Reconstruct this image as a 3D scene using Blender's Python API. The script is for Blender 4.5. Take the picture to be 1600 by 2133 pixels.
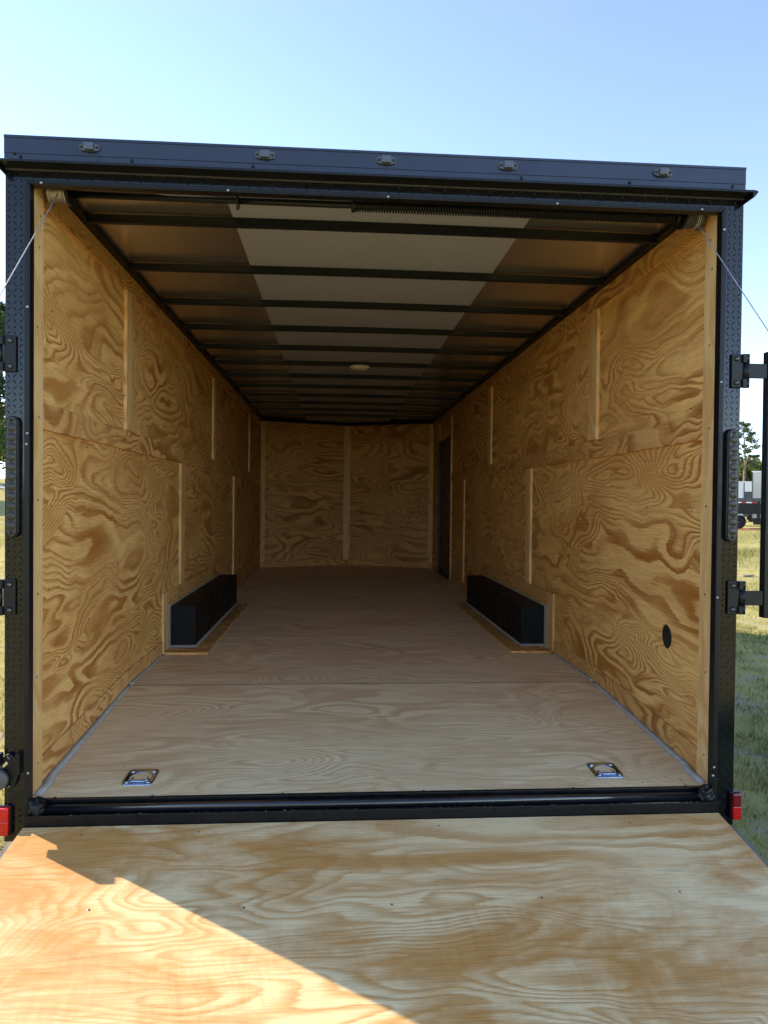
import bpy, bmesh, math, random
import numpy as np
from mathutils import Vector, Matrix

for o in list(bpy.data.objects):
    bpy.data.objects.remove(o)
scene = bpy.context.scene
C = scene.collection
R = math.radians
random.seed(7)
rng = np.random.default_rng(11)

# ------------------------------------------------------------------ camera
CAM = Vector((-0.1748, -2.4922, 0.9574))
YAW, PITCH, ROLL, FPX = 0.0697, -0.0154, 0.0101, 1465.4
fwd = Vector((math.sin(YAW) * math.cos(PITCH), math.cos(YAW) * math.cos(PITCH), math.sin(PITCH)))
rgt0 = Vector((math.cos(YAW), -math.sin(YAW), 0))
up0 = rgt0.cross(fwd)
rgt = rgt0 * math.cos(ROLL) + up0 * math.sin(ROLL)
upv = -rgt0 * math.sin(ROLL) + up0 * math.cos(ROLL)
cam_data = bpy.data.cameras.new('camera')
cam_data.sensor_fit = 'HORIZONTAL'
cam_data.sensor_width = 36.0
cam_data.lens = FPX / 1600 * 36.0
cam_data.clip_start = 0.02
cam_data.clip_end = 2000
cam = bpy.data.objects.new('camera', cam_data)
C.objects.link(cam)
m = Matrix.Identity(4)
for i in range(3):
    m[i][0], m[i][1], m[i][2], m[i][3] = rgt[i], upv[i], -fwd[i], CAM[i]
cam.matrix_world = m
scene.camera = cam

# ------------------------------------------------------------------ sky and sun
SUN_EL, SUN_AZ = R(27.0), R(-57.5)          # azimuth from +Y towards +X
world = bpy.data.worlds.new('World')
scene.world = world
world.use_nodes = True
wn = world.node_tree.nodes
bg = wn['Background']
sky = wn.new('ShaderNodeTexSky')
sky.sky_type = 'NISHITA'
sky.sun_disc = False
sky.sun_elevation = SUN_EL
sky.sun_rotation = SUN_AZ
sky.air_density = 0.8
sky.dust_density = 0.0
sky.altitude = 3000
sky.ozone_density = 1.3
warm = wn.new('ShaderNodeMix')             # camera white balance: the whole sky a little warmer
warm.data_type, warm.blend_type = 'RGBA', 'MULTIPLY'
warm.inputs[0].default_value = 1.0
warm.inputs[7].default_value = (0.89, 0.78, 0.67, 1)
tc = wn.new('ShaderNodeTexCoord')
mp = wn.new('ShaderNodeMapping')
mp.inputs['Scale'].default_value = (1.2, 2.6, 5.0)
mp.inputs['Rotation'].default_value = (0.2, 0.1, 0.6)
wisp = wn.new('ShaderNodeTexNoise')
wisp.inputs['Scale'].default_value = 1.6
wisp.inputs['Detail'].default_value = 7.0
wisp.inputs['Roughness'].default_value = 0.62
wisp.inputs['Distortion'].default_value = 0.7
wr = wn.new('ShaderNodeValToRGB')
wr.color_ramp.elements[0].position, wr.color_ramp.elements[0].color = 0.46, (0, 0, 0, 1)
wr.color_ramp.elements[1].position, wr.color_ramp.elements[1].color = 0.82, (0.14, 0.14, 0.14, 1)
haze_mix = wn.new('ShaderNodeMix')
haze_mix.data_type = 'RGBA'
haze_mix.inputs[7].default_value = (1.25, 1.35, 1.5, 1)
wl = world.node_tree.links
wl.new(tc.outputs['Generated'], mp.inputs[0])
wl.new(mp.outputs[0], wisp.inputs['Vector'])
wl.new(wisp.outputs[0], wr.inputs[0])
wl.new(wr.outputs[0], haze_mix.inputs[0])
wl.new(sky.outputs[0], haze_mix.inputs[6])
wl.new(haze_mix.outputs[2], warm.inputs[6])
world.node_tree.links.new(warm.outputs[2], bg.inputs[0])
bg.inputs[1].default_value = 0.15

sun_data = bpy.data.lights.new('sun', 'SUN')
sun_data.energy = 2.1
sun_data.angle = R(0.53)
sun_data.color = (1.0, 0.82, 0.58)
sun = bpy.data.objects.new('sun', sun_data)
C.objects.link(sun)
sd = Vector((math.sin(SUN_AZ) * math.cos(SUN_EL), math.cos(SUN_AZ) * math.cos(SUN_EL), math.sin(SUN_EL)))
sun.rotation_euler = sd.to_track_quat('Z', 'Y').to_euler()
sun.location = sd * 60

scene.view_settings.view_transform = 'Standard'
scene.view_settings.look = 'None'
scene.view_settings.gamma = 1.0
scene.view_settings.exposure = 2.38
scene.cycles.max_bounces = 14
scene.cycles.diffuse_bounces = 8
scene.cycles.glossy_bounces = 5
scene.cycles.caustics_reflective = False
scene.cycles.caustics_refractive = False
scene.cycles.sample_clamp_indirect = 6.0
scene.cycles.use_denoising = True


# ------------------------------------------------------------------ material helpers
class N:
    """small wrapper to write node graphs"""
    def __init__(self, name):
        self.m = bpy.data.materials.new(name)
        self.m.use_nodes = True
        self.t = self.m.node_tree
        self.b = self.t.nodes['Principled BSDF']

    def node(self, typ, **kw):
        n = self.t.nodes.new('ShaderNode' + typ)
        for k, v in kw.items():
            setattr(n, k, v)
        return n

    def put(self, sock, v):
        if hasattr(v, 'is_output') or isinstance(v, bpy.types.NodeSocket):
            self.t.links.new(v, sock)
        elif isinstance(v, (tuple, list)) and len(v) == 3 and sock.type == 'RGBA':
            sock.default_value = (*v, 1)
        else:
            sock.default_value = v

    def math(self, op, a, b=0.0, c=0.0, clamp=False):
        n = self.node('Math', operation=op, use_clamp=clamp)
        for i, v in enumerate((a, b, c)):
            self.put(n.inputs[i], v)
        return n.outputs[0]

    def vec(self, op, a, b=(0, 0, 0)):
        n = self.node('VectorMath', operation=op)
        self.put(n.inputs[0], a)
        self.put(n.inputs[1], b)
        return n.outputs[0]

    def noise(self, v, scale, detail=2.0, rough=0.5, dist=0.0):
        n = self.node('TexNoise')
        self.put(n.inputs['Vector'], v)
        n.inputs['Scale'].default_value = scale
        n.inputs['Detail'].default_value = detail
        n.inputs['Roughness'].default_value = rough
        n.inputs['Distortion'].default_value = dist
        return n.outputs[0]

    def ramp(self, f, stops, interp='LINEAR'):
        n = self.node('ValToRGB')
        n.color_ramp.interpolation = interp
        e = n.color_ramp.elements
        while len(e) < len(stops):
            e.new(0.5)
        for el, (p, c) in zip(e, stops):
            el.position = p
            el.color = (c, c, c, 1) if not isinstance(c, (tuple, list)) else (*c, 1)
        self.put(n.inputs[0], f)
        return n.outputs[0]

    def mix(self, f, a, b, mode='MIX'):
        n = self.node('Mix', data_type='RGBA', blend_type=mode)
        self.put(n.inputs[0], f)
        self.put(n.inputs[6], a)
        self.put(n.inputs[7], b)
        return n.outputs[2]

    def bump(self, h, strength=0.2, dist=0.002):
        n = self.node('Bump')
        n.inputs['Strength'].default_value = strength
        n.inputs['Distance'].default_value = dist
        self.put(n.inputs['Height'], h)
        self.put(self.b.inputs['Normal'], n.outputs[0])

    def set(self, **kw):
        for k, v in kw.items():
            self.put(self.b.inputs[k.replace('_', ' ')], v)
        return self

    def obj(self):
        return self.node('TexCoord').outputs['Object']


def plywood(name, light, dark, stain, bands=9.0, scale=1.0, wear=0.25, rough=0.55, hatch=0.0, stretch=1.0, vary=0.10, bold=1.0):
    """rotary-cut pine veneer: contours of a slow field, x along the grain"""
    g = N(name)
    info = g.node('ObjectInfo')
    cx = g.node('CombineXYZ')
    r = info.outputs['Random']
    g.put(cx.inputs[0], g.math('MULTIPLY', r, 61.7))
    g.put(cx.inputs[1], g.math('MULTIPLY', r, 143.3))
    g.put(cx.inputs[2], g.math('MULTIPLY', r, 29.1))
    p = g.vec('ADD', g.obj(), cx.outputs[0])
    warp = g.node('TexNoise')
    g.put(warp.inputs['Vector'], p)
    warp.inputs['Scale'].default_value = 2.3 * scale
    warp.inputs['Detail'].default_value = 2.5
    wv = g.vec('SCALE', g.vec('SUBTRACT', warp.outputs['Color'], (0.5, 0.5, 0.5)))
    wv.node.inputs['Scale'].default_value = 0.22
    q = g.vec('MULTIPLY', g.vec('ADD', p, wv), (0.62 * scale / stretch, 2.3 * scale * stretch, 1.0))
    fa = g.noise(q, 1.0, 1.6, 0.40, 0.25)
    fb = g.noise(g.vec('ADD', q, (11.3, 4.7, 2.9)), 2.3, 1.2, 0.45, 0.5)
    fmask = g.ramp(g.noise(g.vec('MULTIPLY', p, (0.7, 1.1, 1)), 1.7 * scale, 1.0), [(0.44, 0.0), (0.60, 1.0)])
    fm = g.node('Mix', data_type='FLOAT')
    g.put(fm.inputs[0], fmask)
    g.put(fm.inputs[2], fa)
    g.put(fm.inputs[3], g.math('MULTIPLY', fb, 0.62))
    field = fm.outputs[0]
    serr = g.noise(g.vec('MULTIPLY', p, (10, 110, 1)), 1.0, 3.0, 0.6)
    jag = g.math('MULTIPLY', serr, 0.34)
    fr1 = g.math('FRACT', g.math('MULTIPLY_ADD', field, bands * 0.42, jag))
    fr2 = g.math('FRACT', g.math('MULTIPLY_ADD', field, bands * 1.25, g.math('MULTIPLY', serr, 0.5)))
    b1 = g.ramp(fr1, [(0.0, 0.10), (0.06, 0.0), (0.42, 0.06), (0.56, 0.72), (0.80, 1.0), (0.95, 0.92), (1.0, 0.08)])
    b2 = g.ramp(fr2, [(0.0, 0.10), (0.10, 0.0), (0.42, 0.12), (0.66, 0.70), (0.86, 1.0), (1.0, 0.10)])
    sel = g.ramp(g.noise(g.vec('MULTIPLY', p, (0.9, 1.6, 1)), 1.5 * scale, 2.0), [(0.40, 0.0), (0.54, 1.0)])
    bm_ = g.node('Mix', data_type='FLOAT')
    g.put(bm_.inputs[0], sel)
    g.put(bm_.inputs[2], b1)
    g.put(bm_.inputs[3], b2)
    band = bm_.outputs[0]
    zone = g.ramp(g.noise(g.vec('MULTIPLY', g.vec('ADD', p, (7, 3, 1)), (0.8, 1.7, 1)), 1.9 * scale, 3.0), [(0.30, 0.45), (0.58, 1.0)])
    amt = g.math('MULTIPLY', g.math('MULTIPLY', band, zone), bold)
    col = g.mix(amt, light, dark)
    # reddish-brown stain in broad patches
    st = g.ramp(g.noise(g.vec('MULTIPLY', p, (1.0, 2.3, 1)), 1.3 * scale, 6.0, 0.64, 0.6), [(0.47, 0.0), (0.60, 1.0)])
    col = g.mix(g.math('MULTIPLY', st, wear), col, stain)
    # fibres
    fib = g.noise(g.vec('MULTIPLY', p, (7, 260, 20)), 1.0, 3.0, 0.65)
    col = g.mix(0.55, col, g.ramp(fib, [(0.25, (0.39, 0.415, 0.48)), (0.55, (1, 1, 1)), (0.8, (1.12, 1.1, 1.06))]), 'MULTIPLY')
    if hatch:
        h = g.noise(g.vec('ADD', g.vec('MULTIPLY', p, (34, 3.5, 1)), g.vec('MULTIPLY', wv, (40, 0, 0))), 1.0, 4.0, 0.75)
        hz = g.ramp(g.noise(p, 2.3, 3.0, 0.6), [(0.47, 0.0), (0.68, 1.0)])
        col = g.mix(g.math('MULTIPLY', hz, hatch), col,
                    g.ramp(h, [(0.36, (0.80, 0.70, 0.56)), (0.62, (1.04, 1.04, 1.04))]), 'MULTIPLY')
    # a few small knots
    vo = g.node('TexVoronoi', feature='F1')
    g.put(vo.inputs['Vector'], g.vec('MULTIPLY', p, (1.0, 1.4, 1)))
    vo.inputs['Scale'].default_value = 1.6
    kn = g.ramp(vo.outputs['Distance'], [(0.010, 1.0), (0.024, 0.0)])
    col = g.mix(g.math('MULTIPLY', kn, 0.6), col, (0.10, 0.045, 0.02))
    # scuffs and grime
    gr = g.ramp(g.noise(p, 9.0, 6.0, 0.7), [(0.5, 0.0), (0.8, 1.0)])
    col = g.mix(g.math('MULTIPLY', gr, 0.14), col, (0.30, 0.24, 0.18))
    # every sheet a little different
    tone = g.node('CombineColor')
    r2 = g.math('FRACT', g.math('MULTIPLY', r, 17.31))
    for k, a in enumerate((1.0, 1.25, 1.7)):
        g.put(tone.inputs[k], g.math('MULTIPLY_ADD', r2, vary * a, 1.0 - vary * a * 0.75))
    col = g.mix(1.0, col, tone.outputs[0], 'MULTIPLY')
    g.set(Base_Color=col, Roughness=g.ramp(fib, [(0.2, rough + 0.14), (0.8, rough - 0.06)]))
    g.b.inputs['Specular IOR Level'].default_value = 0.35
    g.bump(g.math('MULTIPLY_ADD', fib, 0.5, g.math('MULTIPLY', band, 0.5)), 0.22, 0.0012)
    return g.m


def paint(name, col, rough=0.3, spec=0.5, var=0.1, scale=14.0, metallic=0.0, bump=0.0, dust=None):
    g = N(name)
    p = g.obj()
    n = g.noise(p, scale, 4.0, 0.6)
    lo = tuple(max(0, c * (1 - var)) for c in col)
    hi = tuple(c * (1 + var) for c in col)
    c = g.ramp(n, [(0.3, lo), (0.7, hi)])
    if dust:
        d = g.ramp(g.noise(p, scale * 3.1, 6.0, 0.7), [(0.52, 0.0), (0.78, 1.0)])
        c = g.mix(g.math('MULTIPLY', d, dust), c, (0.22, 0.18, 0.13))
    g.set(Base_Color=c, Roughness=g.ramp(n, [(0.25, rough * 0.8), (0.75, min(1, rough * 1.25))]), Metallic=metallic)
    g.b.inputs['Specular IOR Level'].default_value = spec
    if bump:
        g.bump(g.noise(p, scale * 9, 3.0, 0.6), bump, 0.001)
    return g.m


M = {}
M['wall_ply'] = plywood('wall plywood', (0.93, 0.57, 0.20), (0.42, 0.150, 0.022), (0.55, 0.235, 0.045), 24.0, 0.95, 0.42, stretch=1.15, bold=1.0)
M['strip_ply'] = plywood('strip plywood', (0.90, 0.54, 0.20), (0.42, 0.160, 0.032), (0.52, 0.24, 0.06), 30.0, 1.15, 0.30, vary=0.20)
M['floor_ply'] = plywood('floor plywood', (0.95, 0.78, 0.49), (0.74, 0.52, 0.28), (0.74, 0.51, 0.27), 22.0, 0.9, 0.45, 0.5, 0.0, 1.35, 0.05)
M['ramp_ply'] = plywood('ramp plywood', (0.90, 0.68, 0.38), (0.56, 0.275, 0.075), (0.58, 0.265, 0.062), 30.0, 0.72, 0.85, 0.5, 0.60, 1.25, 0.0, 0.80)
M['front_ply'] = plywood('front plywood', (0.84, 0.47, 0.17), (0.38, 0.14, 0.030), (0.50, 0.23, 0.07), 26.0, 0.85, 0.25, stretch=1.25)
M['jamb'] = plywood('pine board', (0.88, 0.60, 0.275), (0.68, 0.38, 0.13), (0.66, 0.40, 0.16), 7.0, 0.7, 0.15, stretch=1.5)
M['black'] = paint('black painted steel', (0.0055, 0.006, 0.0075), 0.36, 0.32, 0.3)
M['black_matte'] = paint('black wheel box paint', (0.006, 0.006, 0.007), 0.55, 0.2, 0.3)
M['black_plate'] = paint('black tread plate', (0.0040, 0.0045, 0.0065), 0.10, 0.55, 0.3, 6.0, 0.0, 0.02, 0.02)
M['sill'] = paint('dusty black sill', (0.004, 0.0045, 0.006), 0.30, 0.30, 0.3, 20.0, 0.0, 0.05, 0.04)
M['sill_tube'] = paint('glossy black tube', (0.006, 0.007, 0.011), 0.13, 0.8, 0.3, 20.0, 0.0, 0.03, 0.03)
M['skin'] = paint('black aluminium skin', (0.008, 0.008, 0.009), 0.22, 0.4, 0.2)
M['fascia'] = paint('sky tinted black rear fascia', (0.013, 0.020, 0.044), 0.22, 0.7, 0.15, 5.0)  # blue in the black stands in for reflected sky
M['rubber'] = paint('black rubber', (0.016, 0.016, 0.016), 0.75, 0.3, 0.3)
M['bag'] = paint('black plastic sheet', (0.006, 0.006, 0.007), 0.35, 0.3, 0.3)
M['galv'] = paint('sky tinted zinc steel', (0.46, 0.60, 0.80), 0.22, 0.5, 0.15, 30.0, 1.0)  # blue of the mirrored sky is tinted into the zinc
M['steel'] = paint('dark steel', (0.10, 0.10, 0.105), 0.35, 0.5, 0.2, 30.0, 1.0)
M['screw'] = paint('zinc screw', (0.36, 0.37, 0.40), 0.35, 0.5, 0.2, 80.0, 1.0)
M['screw_dark'] = paint('dark staple', (0.035, 0.028, 0.022), 0.5, 0.4, 0.2)
M['spool'] = paint('cast aluminium drum', (0.42, 0.39, 0.35), 0.4, 0.5, 0.15, 30.0, 0.9)
M['cable'] = paint('steel cable', (0.62, 0.63, 0.65), 0.4, 0.5, 0.2, 300.0, 0.3)
M['caulk'] = paint('grey caulk', (0.46, 0.44, 0.41), 0.7, 0.3, 0.15, 25.0, 0.0, 0.15)
M['alu'] = paint('grey ramp frame', (0.16, 0.16, 0.165), 0.5, 0.5, 0.25, 18.0, 0.2, 0.1, 0.3)
M['white_panel'] = paint('white trailer skin', (0.72, 0.73, 0.74), 0.35, 0.5, 0.04)
M['cream_panel'] = paint('cream trailer skin', (0.60, 0.54, 0.46), 0.4, 0.5, 0.05)
M['dark_trim'] = paint('dark grey trim', (0.07, 0.07, 0.075), 0.45, 0.5, 0.2)
M['white_paint'] = paint('white paint', (0.78, 0.78, 0.76), 0.4, 0.5, 0.05)
M['red_tape'] = paint('red reflective tape', (0.50, 0.025, 0.03), 0.35, 0.5, 0.1)
M['white_tape'] = paint('white reflective tape', (0.78, 0.78, 0.78), 0.35, 0.5, 0.05)
M['plank'] = paint('weathered plank', (0.30, 0.24, 0.16), 0.8, 0.3, 0.25, 20.0, 0.0, 0.3)
M['dust'] = paint('sawdust flakes', (0.62, 0.52, 0.38), 0.9, 0.2, 0.2, 300.0)


def lens(name, col, rough, trans, alpha=None):
    g = N(name)
    p = g.obj()
    n = g.noise(p, 60.0, 2.0)
    c = g.ramp(n, [(0.3, tuple(x * 0.85 for x in col)), (0.7, col)])
    g.set(Base_Color=c, Roughness=rough)
    g.b.inputs['Transmission Weight'].default_value = trans
    g.b.inputs['IOR'].default_value = 1.48
    g.b.inputs['Coat Weight'].default_value = 0.35
    g.b.inputs['Coat Roughness'].default_value = 0.06
    return g.m


M['red_lens'] = lens('red lens', (0.62, 0.012, 0.012), 0.15, 0.0)
M['dark_red_lens'] = lens('dark red lens', (0.20, 0.010, 0.014), 0.15, 0.0)
M['smoke_lens'] = lens('smoked clear lens', (0.028, 0.027, 0.022), 0.34, 0.0)
M['smoke_lens'].node_tree.nodes['Principled BSDF'].inputs['Coat Weight'].default_value = 0.06
M['marker_lens'] = lens('clear marker lens', (0.10, 0.115, 0.15), 0.10, 0.1)
M['dome_lens'] = lens('cream dome lens', (0.93, 0.90, 0.82), 0.3, 0.0)
M['chrome'] = paint('chromed clasp', (0.75, 0.73, 0.70), 0.15, 0.5, 0.05, 20.0, 1.0)

# galvanised ceiling sheets
g = N('bare roof sheet')
p = g.obj()
bl = g.noise(p, 1.6, 2.0)
g.set(Base_Color=g.mix(bl, (0.60, 0.55, 0.53), (0.70, 0.65, 0.63)), Metallic=0.9,
      Roughness=g.ramp(g.noise(p, 60.0, 2.0), [(0.2, 0.20), (0.8, 0.25)]))
g.bump(bl, 0.06, 0.02)
M['ceil_metal'] = g.m
g = N('grey ceiling liner')
p = g.obj()
n = g.noise(p, 40.0, 4.0, 0.7)
g.set(Base_Color=g.ramp(n, [(0.3, (0.34, 0.365, 0.43)), (0.7, (0.39, 0.415, 0.48))]), Roughness=0.42)
g.b.inputs['Specular IOR Level'].default_value = 0.6
M['ceil_liner'] = g.m


# ------------------------------------------------------------------ object helpers
WORLD = {}


def link(name, mesh, mat, parent=None, mw=None):
    o = bpy.data.objects.new(name, mesh)
    C.objects.link(o)
    if mat is not None and not mesh.materials:
        mesh.materials.append(M[mat] if isinstance(mat, str) else mat)
    mw = mw or Matrix.Identity(4)
    WORLD[o.name] = mw.copy()
    if parent is not None:
        o.parent = parent
        o.matrix_parent_inverse = WORLD[parent.name].inverted()
    o.matrix_basis = mw
    return o


def tag(o, label=None, cat=None, group=None, kind=None):
    for k, v in (('label', label), ('category', cat), ('group', group), ('kind', kind)):
        if v:
            o[k] = v
    return o


def empty(name, loc):
    o = bpy.data.objects.new(name, None)
    C.objects.link(o)
    o.location = loc
    o.empty_display_size = 0.2
    WORLD[o.name] = Matrix.Translation(loc)
    return o


class MB:
    def __init__(self):
        self.v, self.f, self.sm = [], [], []

    def add(self, vs, fs, smooth=False):
        n = len(self.v)
        self.v += [tuple(v) for v in vs]
        self.f += [tuple(i + n for i in f) for f in fs]
        self.sm += [smooth] * len(fs)
        return self

    def box(self, x0, x1, y0, y1, z0, z1):
        x0, x1 = min(x0, x1), max(x0, x1)
        y0, y1 = min(y0, y1), max(y0, y1)
        z0, z1 = min(z0, z1), max(z0, z1)
        vs = [(x0, y0, z0), (x1, y0, z0), (x1, y1, z0), (x0, y1, z0), (x0, y0, z1), (x1, y0, z1), (x1, y1, z1), (x0, y1, z1)]
        return self.add(vs, [(0, 3, 2, 1), (4, 5, 6, 7), (0, 1, 5, 4), (1, 2, 6, 5), (2, 3, 7, 6), (3, 0, 4, 7)])

    def prism(self, poly, axis, a, b):
        """extrude a polygon of the two other axes from a to b along the axis"""
        def P(u, v, t):
            return {'x': (t, u, v), 'y': (u, t, v), 'z': (u, v, t)}[axis]
        n = len(poly)
        vs = [P(u, v, a) for u, v in poly] + [P(u, v, b) for u, v in poly]
        fs = [tuple(range(n)), tuple(range(2 * n - 1, n - 1, -1))]
        fs += [(i, i + n, (i + 1) % n + n, (i + 1) % n) for i in range(n)]
        return self.add(vs, fs)

    def tube(self, pts, rad, seg=8, cap=True, smooth=True):
        pts = [Vector(p) for p in pts]
        rads = rad if isinstance(rad, (list, tuple)) else [rad] * len(pts)
        vs, fs = [], []
        prev = None
        for i, p in enumerate(pts):
            d = (pts[min(i + 1, len(pts) - 1)] - pts[max(i - 1, 0)]).normalized()
            a = prev if prev is not None else (Vector((0, 0, 1)) if abs(d.z) < 0.9 else Vector((1, 0, 0)))
            u = (a - d * a.dot(d)).normalized()
            w = d.cross(u)
            prev = u
            for k in range(seg):
                t = 2 * math.pi * k / seg
                vs.append(p + (u * math.cos(t) + w * math.sin(t)) * rads[i])
        for i in range(len(pts) - 1):
            for k in range(seg):
                a, b = i * seg + k, i * seg + (k + 1) % seg
                fs.append((a, b, b + seg, a + seg))
        self.add(vs, fs, smooth)
        if cap:
            n = len(self.v) - len(vs)
            self.f += [tuple(n + k for k in range(seg - 1, -1, -1)), tuple(n + len(vs) - seg + k for k in range(seg))]
            self.sm += [False, False]
        return self

    def lathe(self, prof, centre, axis='z', seg=20, smooth=True):
        """prof = [(radius, height)] turned about an axis through centre"""
        c = Vector(centre)
        ax = {'x': (Vector((0, 1, 0)), Vector((0, 0, 1)), Vector((1, 0, 0))),
              'y': (Vector((1, 0, 0)), Vector((0, 0, 1)), Vector((0, -1, 0))),
              'z': (Vector((1, 0, 0)), Vector((0, 1, 0)), Vector((0, 0, 1)))}[axis] if isinstance(axis, str) else axis
        vs, fs = [], []
        for r, h in prof:
            for k in range(seg):
                t = 2 * math.pi * k / seg
                vs.append(c + ax[0] * (r * math.cos(t)) + ax[1] * (r * math.sin(t)) + ax[2] * h)
        for i in range(len(prof) - 1):
            for k in range(seg):
                a, b = i * seg + k, i * seg + (k + 1) % seg
                fs.append((a, b, b + seg, a + seg))
        fs.append(tuple(range(seg - 1, -1, -1)))
        fs.append(tuple((len(prof) - 1) * seg + k for k in range(seg)))
        return self.add(vs, fs, smooth)

    def build(self, name, mat, parent=None, bevel=0.0, centre=True):
        me = bpy.data.meshes.new(name)
        vs = np.array(self.v, dtype=float)
        c = (vs.min(0) + vs.max(0)) / 2 if centre else np.zeros(3)
        me.from_pydata((vs - c).tolist(), [], self.f)
        me.polygons.foreach_set('use_smooth', self.sm)
        bm = bmesh.new()
        bm.from_mesh(me)
        bmesh.ops.recalc_face_normals(bm, faces=bm.faces)
        if bevel:
            es = [e for e in bm.edges if len(e.link_faces) == 2 and e.calc_face_angle(0) > 0.6]
            bmesh.ops.bevel(bm, geom=es, offset=bevel, segments=2, affect='EDGES', profile=0.6, clamp_overlap=True)
        bm.to_mesh(me)
        bm.free()
        return link(name, me, mat, parent, Matrix.Translation(c))


def bx(name, mat, parent, x0, x1, y0, y1, z0, z1, bevel=0.0):
    return MB().box(x0, x1, y0, y1, z0, z1).build(name, mat, parent, bevel)


def sheet(name, mat, parent, origin, U, V, outline, th, hole=None, bevel=0.0008, seg=28):
    """a plywood piece in its own plane: outline in (u,v) along grain U and across V, thickness th behind the face; hole = (u,v,r)"""
    U, V = Vector(U).normalized(), Vector(V).normalized()
    Nn = U.cross(V)
    mw = Matrix.Identity(4)
    for i in range(3):
        mw[i][0], mw[i][1], mw[i][2], mw[i][3] = U[i], V[i], Nn[i], origin[i]
    bm = bmesh.new()
    if hole is None:
        top = [bm.verts.new((u, v, 0)) for u, v in outline]
        f = bm.faces.new(top)
        fs = [f]
    else:
        hs = hole if isinstance(hole, list) else [hole]
        us = sorted({min(p[0] for p in outline), max(p[0] for p in outline)} | {h[0] - h[2] * 1.3 for h in hs} | {h[0] + h[2] * 1.3 for h in hs})
        vs_ = sorted({min(p[1] for p in outline), max(p[1] for p in outline)} | {round(h[1] - h[3] * 1.3, 5) for h in hs} | {round(h[1] + h[3] * 1.3, 5) for h in hs})
        fs = []
        grid = {}

        def gv(u, v):
            k = (round(u, 5), round(v, 5))
            if k not in grid:
                grid[k] = bm.verts.new((u, v, 0))
            return grid[k]
        for i in range(len(us) - 1):
            for j in range(len(vs_) - 1):
                cu, cv = (us[i] + us[i + 1]) / 2, (vs_[j] + vs_[j + 1]) / 2
                h = next((h for h in hs if abs(cu - h[0]) < 1e-3 and abs(cv - h[1]) < 1e-3), None)
                c4 = [gv(us[i], vs_[j]), gv(us[i + 1], vs_[j]), gv(us[i + 1], vs_[j + 1]), gv(us[i], vs_[j + 1])]
                if h is None:
                    fs.append(bm.faces.new(c4))
                else:
                    ring = [bm.verts.new((h[0] + h[2] * math.cos(2 * math.pi * (k + 0.5) / seg - math.pi * 0.75),
                                          h[1] + h[3] * math.sin(2 * math.pi * (k + 0.5) / seg - math.pi * 0.75), 0)) for k in range(seg)]
                    q = seg // 4
                    for c in range(4):
                        for k in range(q):
                            a, b = ring[c * q + k], ring[(c * q + k + 1) % seg]
                            if k < q - 1:
                                # fan of this side between its two corners
                                corner = c4[c] if k < q // 2 else c4[(c + 1) % 4]
                                fs.append(bm.faces.new((corner, b, a)))
                                if k == q // 2 - 1:
                                    fs.append(bm.faces.new((c4[c], c4[(c + 1) % 4], b)))
                            else:
                                fs.append(bm.faces.new((c4[(c + 1) % 4], b, a)))
        bmesh.ops.recalc_face_normals(bm, faces=fs)
        if fs[0].normal.z < 0:
            bmesh.ops.reverse_faces(bm, faces=fs)
    ret = bmesh.ops.extrude_face_region(bm, geom=list(bm.faces))
    vs2 = [e for e in ret['geom'] if isinstance(e, bmesh.types.BMVert)]
    bmesh.ops.translate(bm, verts=vs2, vec=(0, 0, -th))
    bmesh.ops.recalc_face_normals(bm, faces=bm.faces)
    if bevel and hole is None:
        bmesh.ops.bevel(bm, geom=list(bm.edges), offset=bevel, segments=1, affect='EDGES')
    me = bpy.data.meshes.new(name)
    bm.to_mesh(me)
    bm.free()
    return link(name, me, mat, parent, mw)


def rect(lu, lv):
    return [(0, 0), (lu, 0), (lu, lv), (0, lv)]


# ------------------------------------------------------------------ terrain
GZ = -0.53


def ground_z(x, y):
    x = np.asarray(x, float)
    y = np.asarray(y, float)
    s = lambda t: t * t * (3 - 2 * t)
    right = s(np.clip((x - 2.5) / 9.0, 0, 1)) * -0.10
    left = s(np.clip((-x - 8) / 45.0, 0, 1)) * 4.4
    bumps = 0.025 * np.sin(x * 0.61 + 1.3) * np.sin(y * 0.47 + 0.4) * np.clip((np.hypot(x, y - 3) - 6) / 10, 0, 1)
    return GZ + right + left + bumps


def grid_mesh(name, xs, ys, zoff=0.0):
    X, Y = np.meshgrid(xs, ys)
    Z = ground_z(X, Y) + zoff
    nx, ny = len(xs), len(ys)
    vs = np.stack([X.ravel(), Y.ravel(), Z.ravel()], 1)
    idx = np.arange(nx * ny).reshape(ny, nx)
    fs = np.stack([idx[:-1, :-1].ravel(), idx[:-1, 1:].ravel(), idx[1:, 1:].ravel(), idx[1:, :-1].ravel()], 1)
    me = bpy.data.meshes.new(name)
    me.from_pydata(vs.tolist(), [], fs.tolist())
    me.polygons.foreach_set('use_smooth', [True] * len(fs))
    return me


def spaced(a, b, n, k=2.2):
    t = np.linspace(-1, 1, n)
    t = np.sign(t) * np.abs(t) ** k
    return (a + b) / 2 + t * (b - a) / 2


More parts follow.
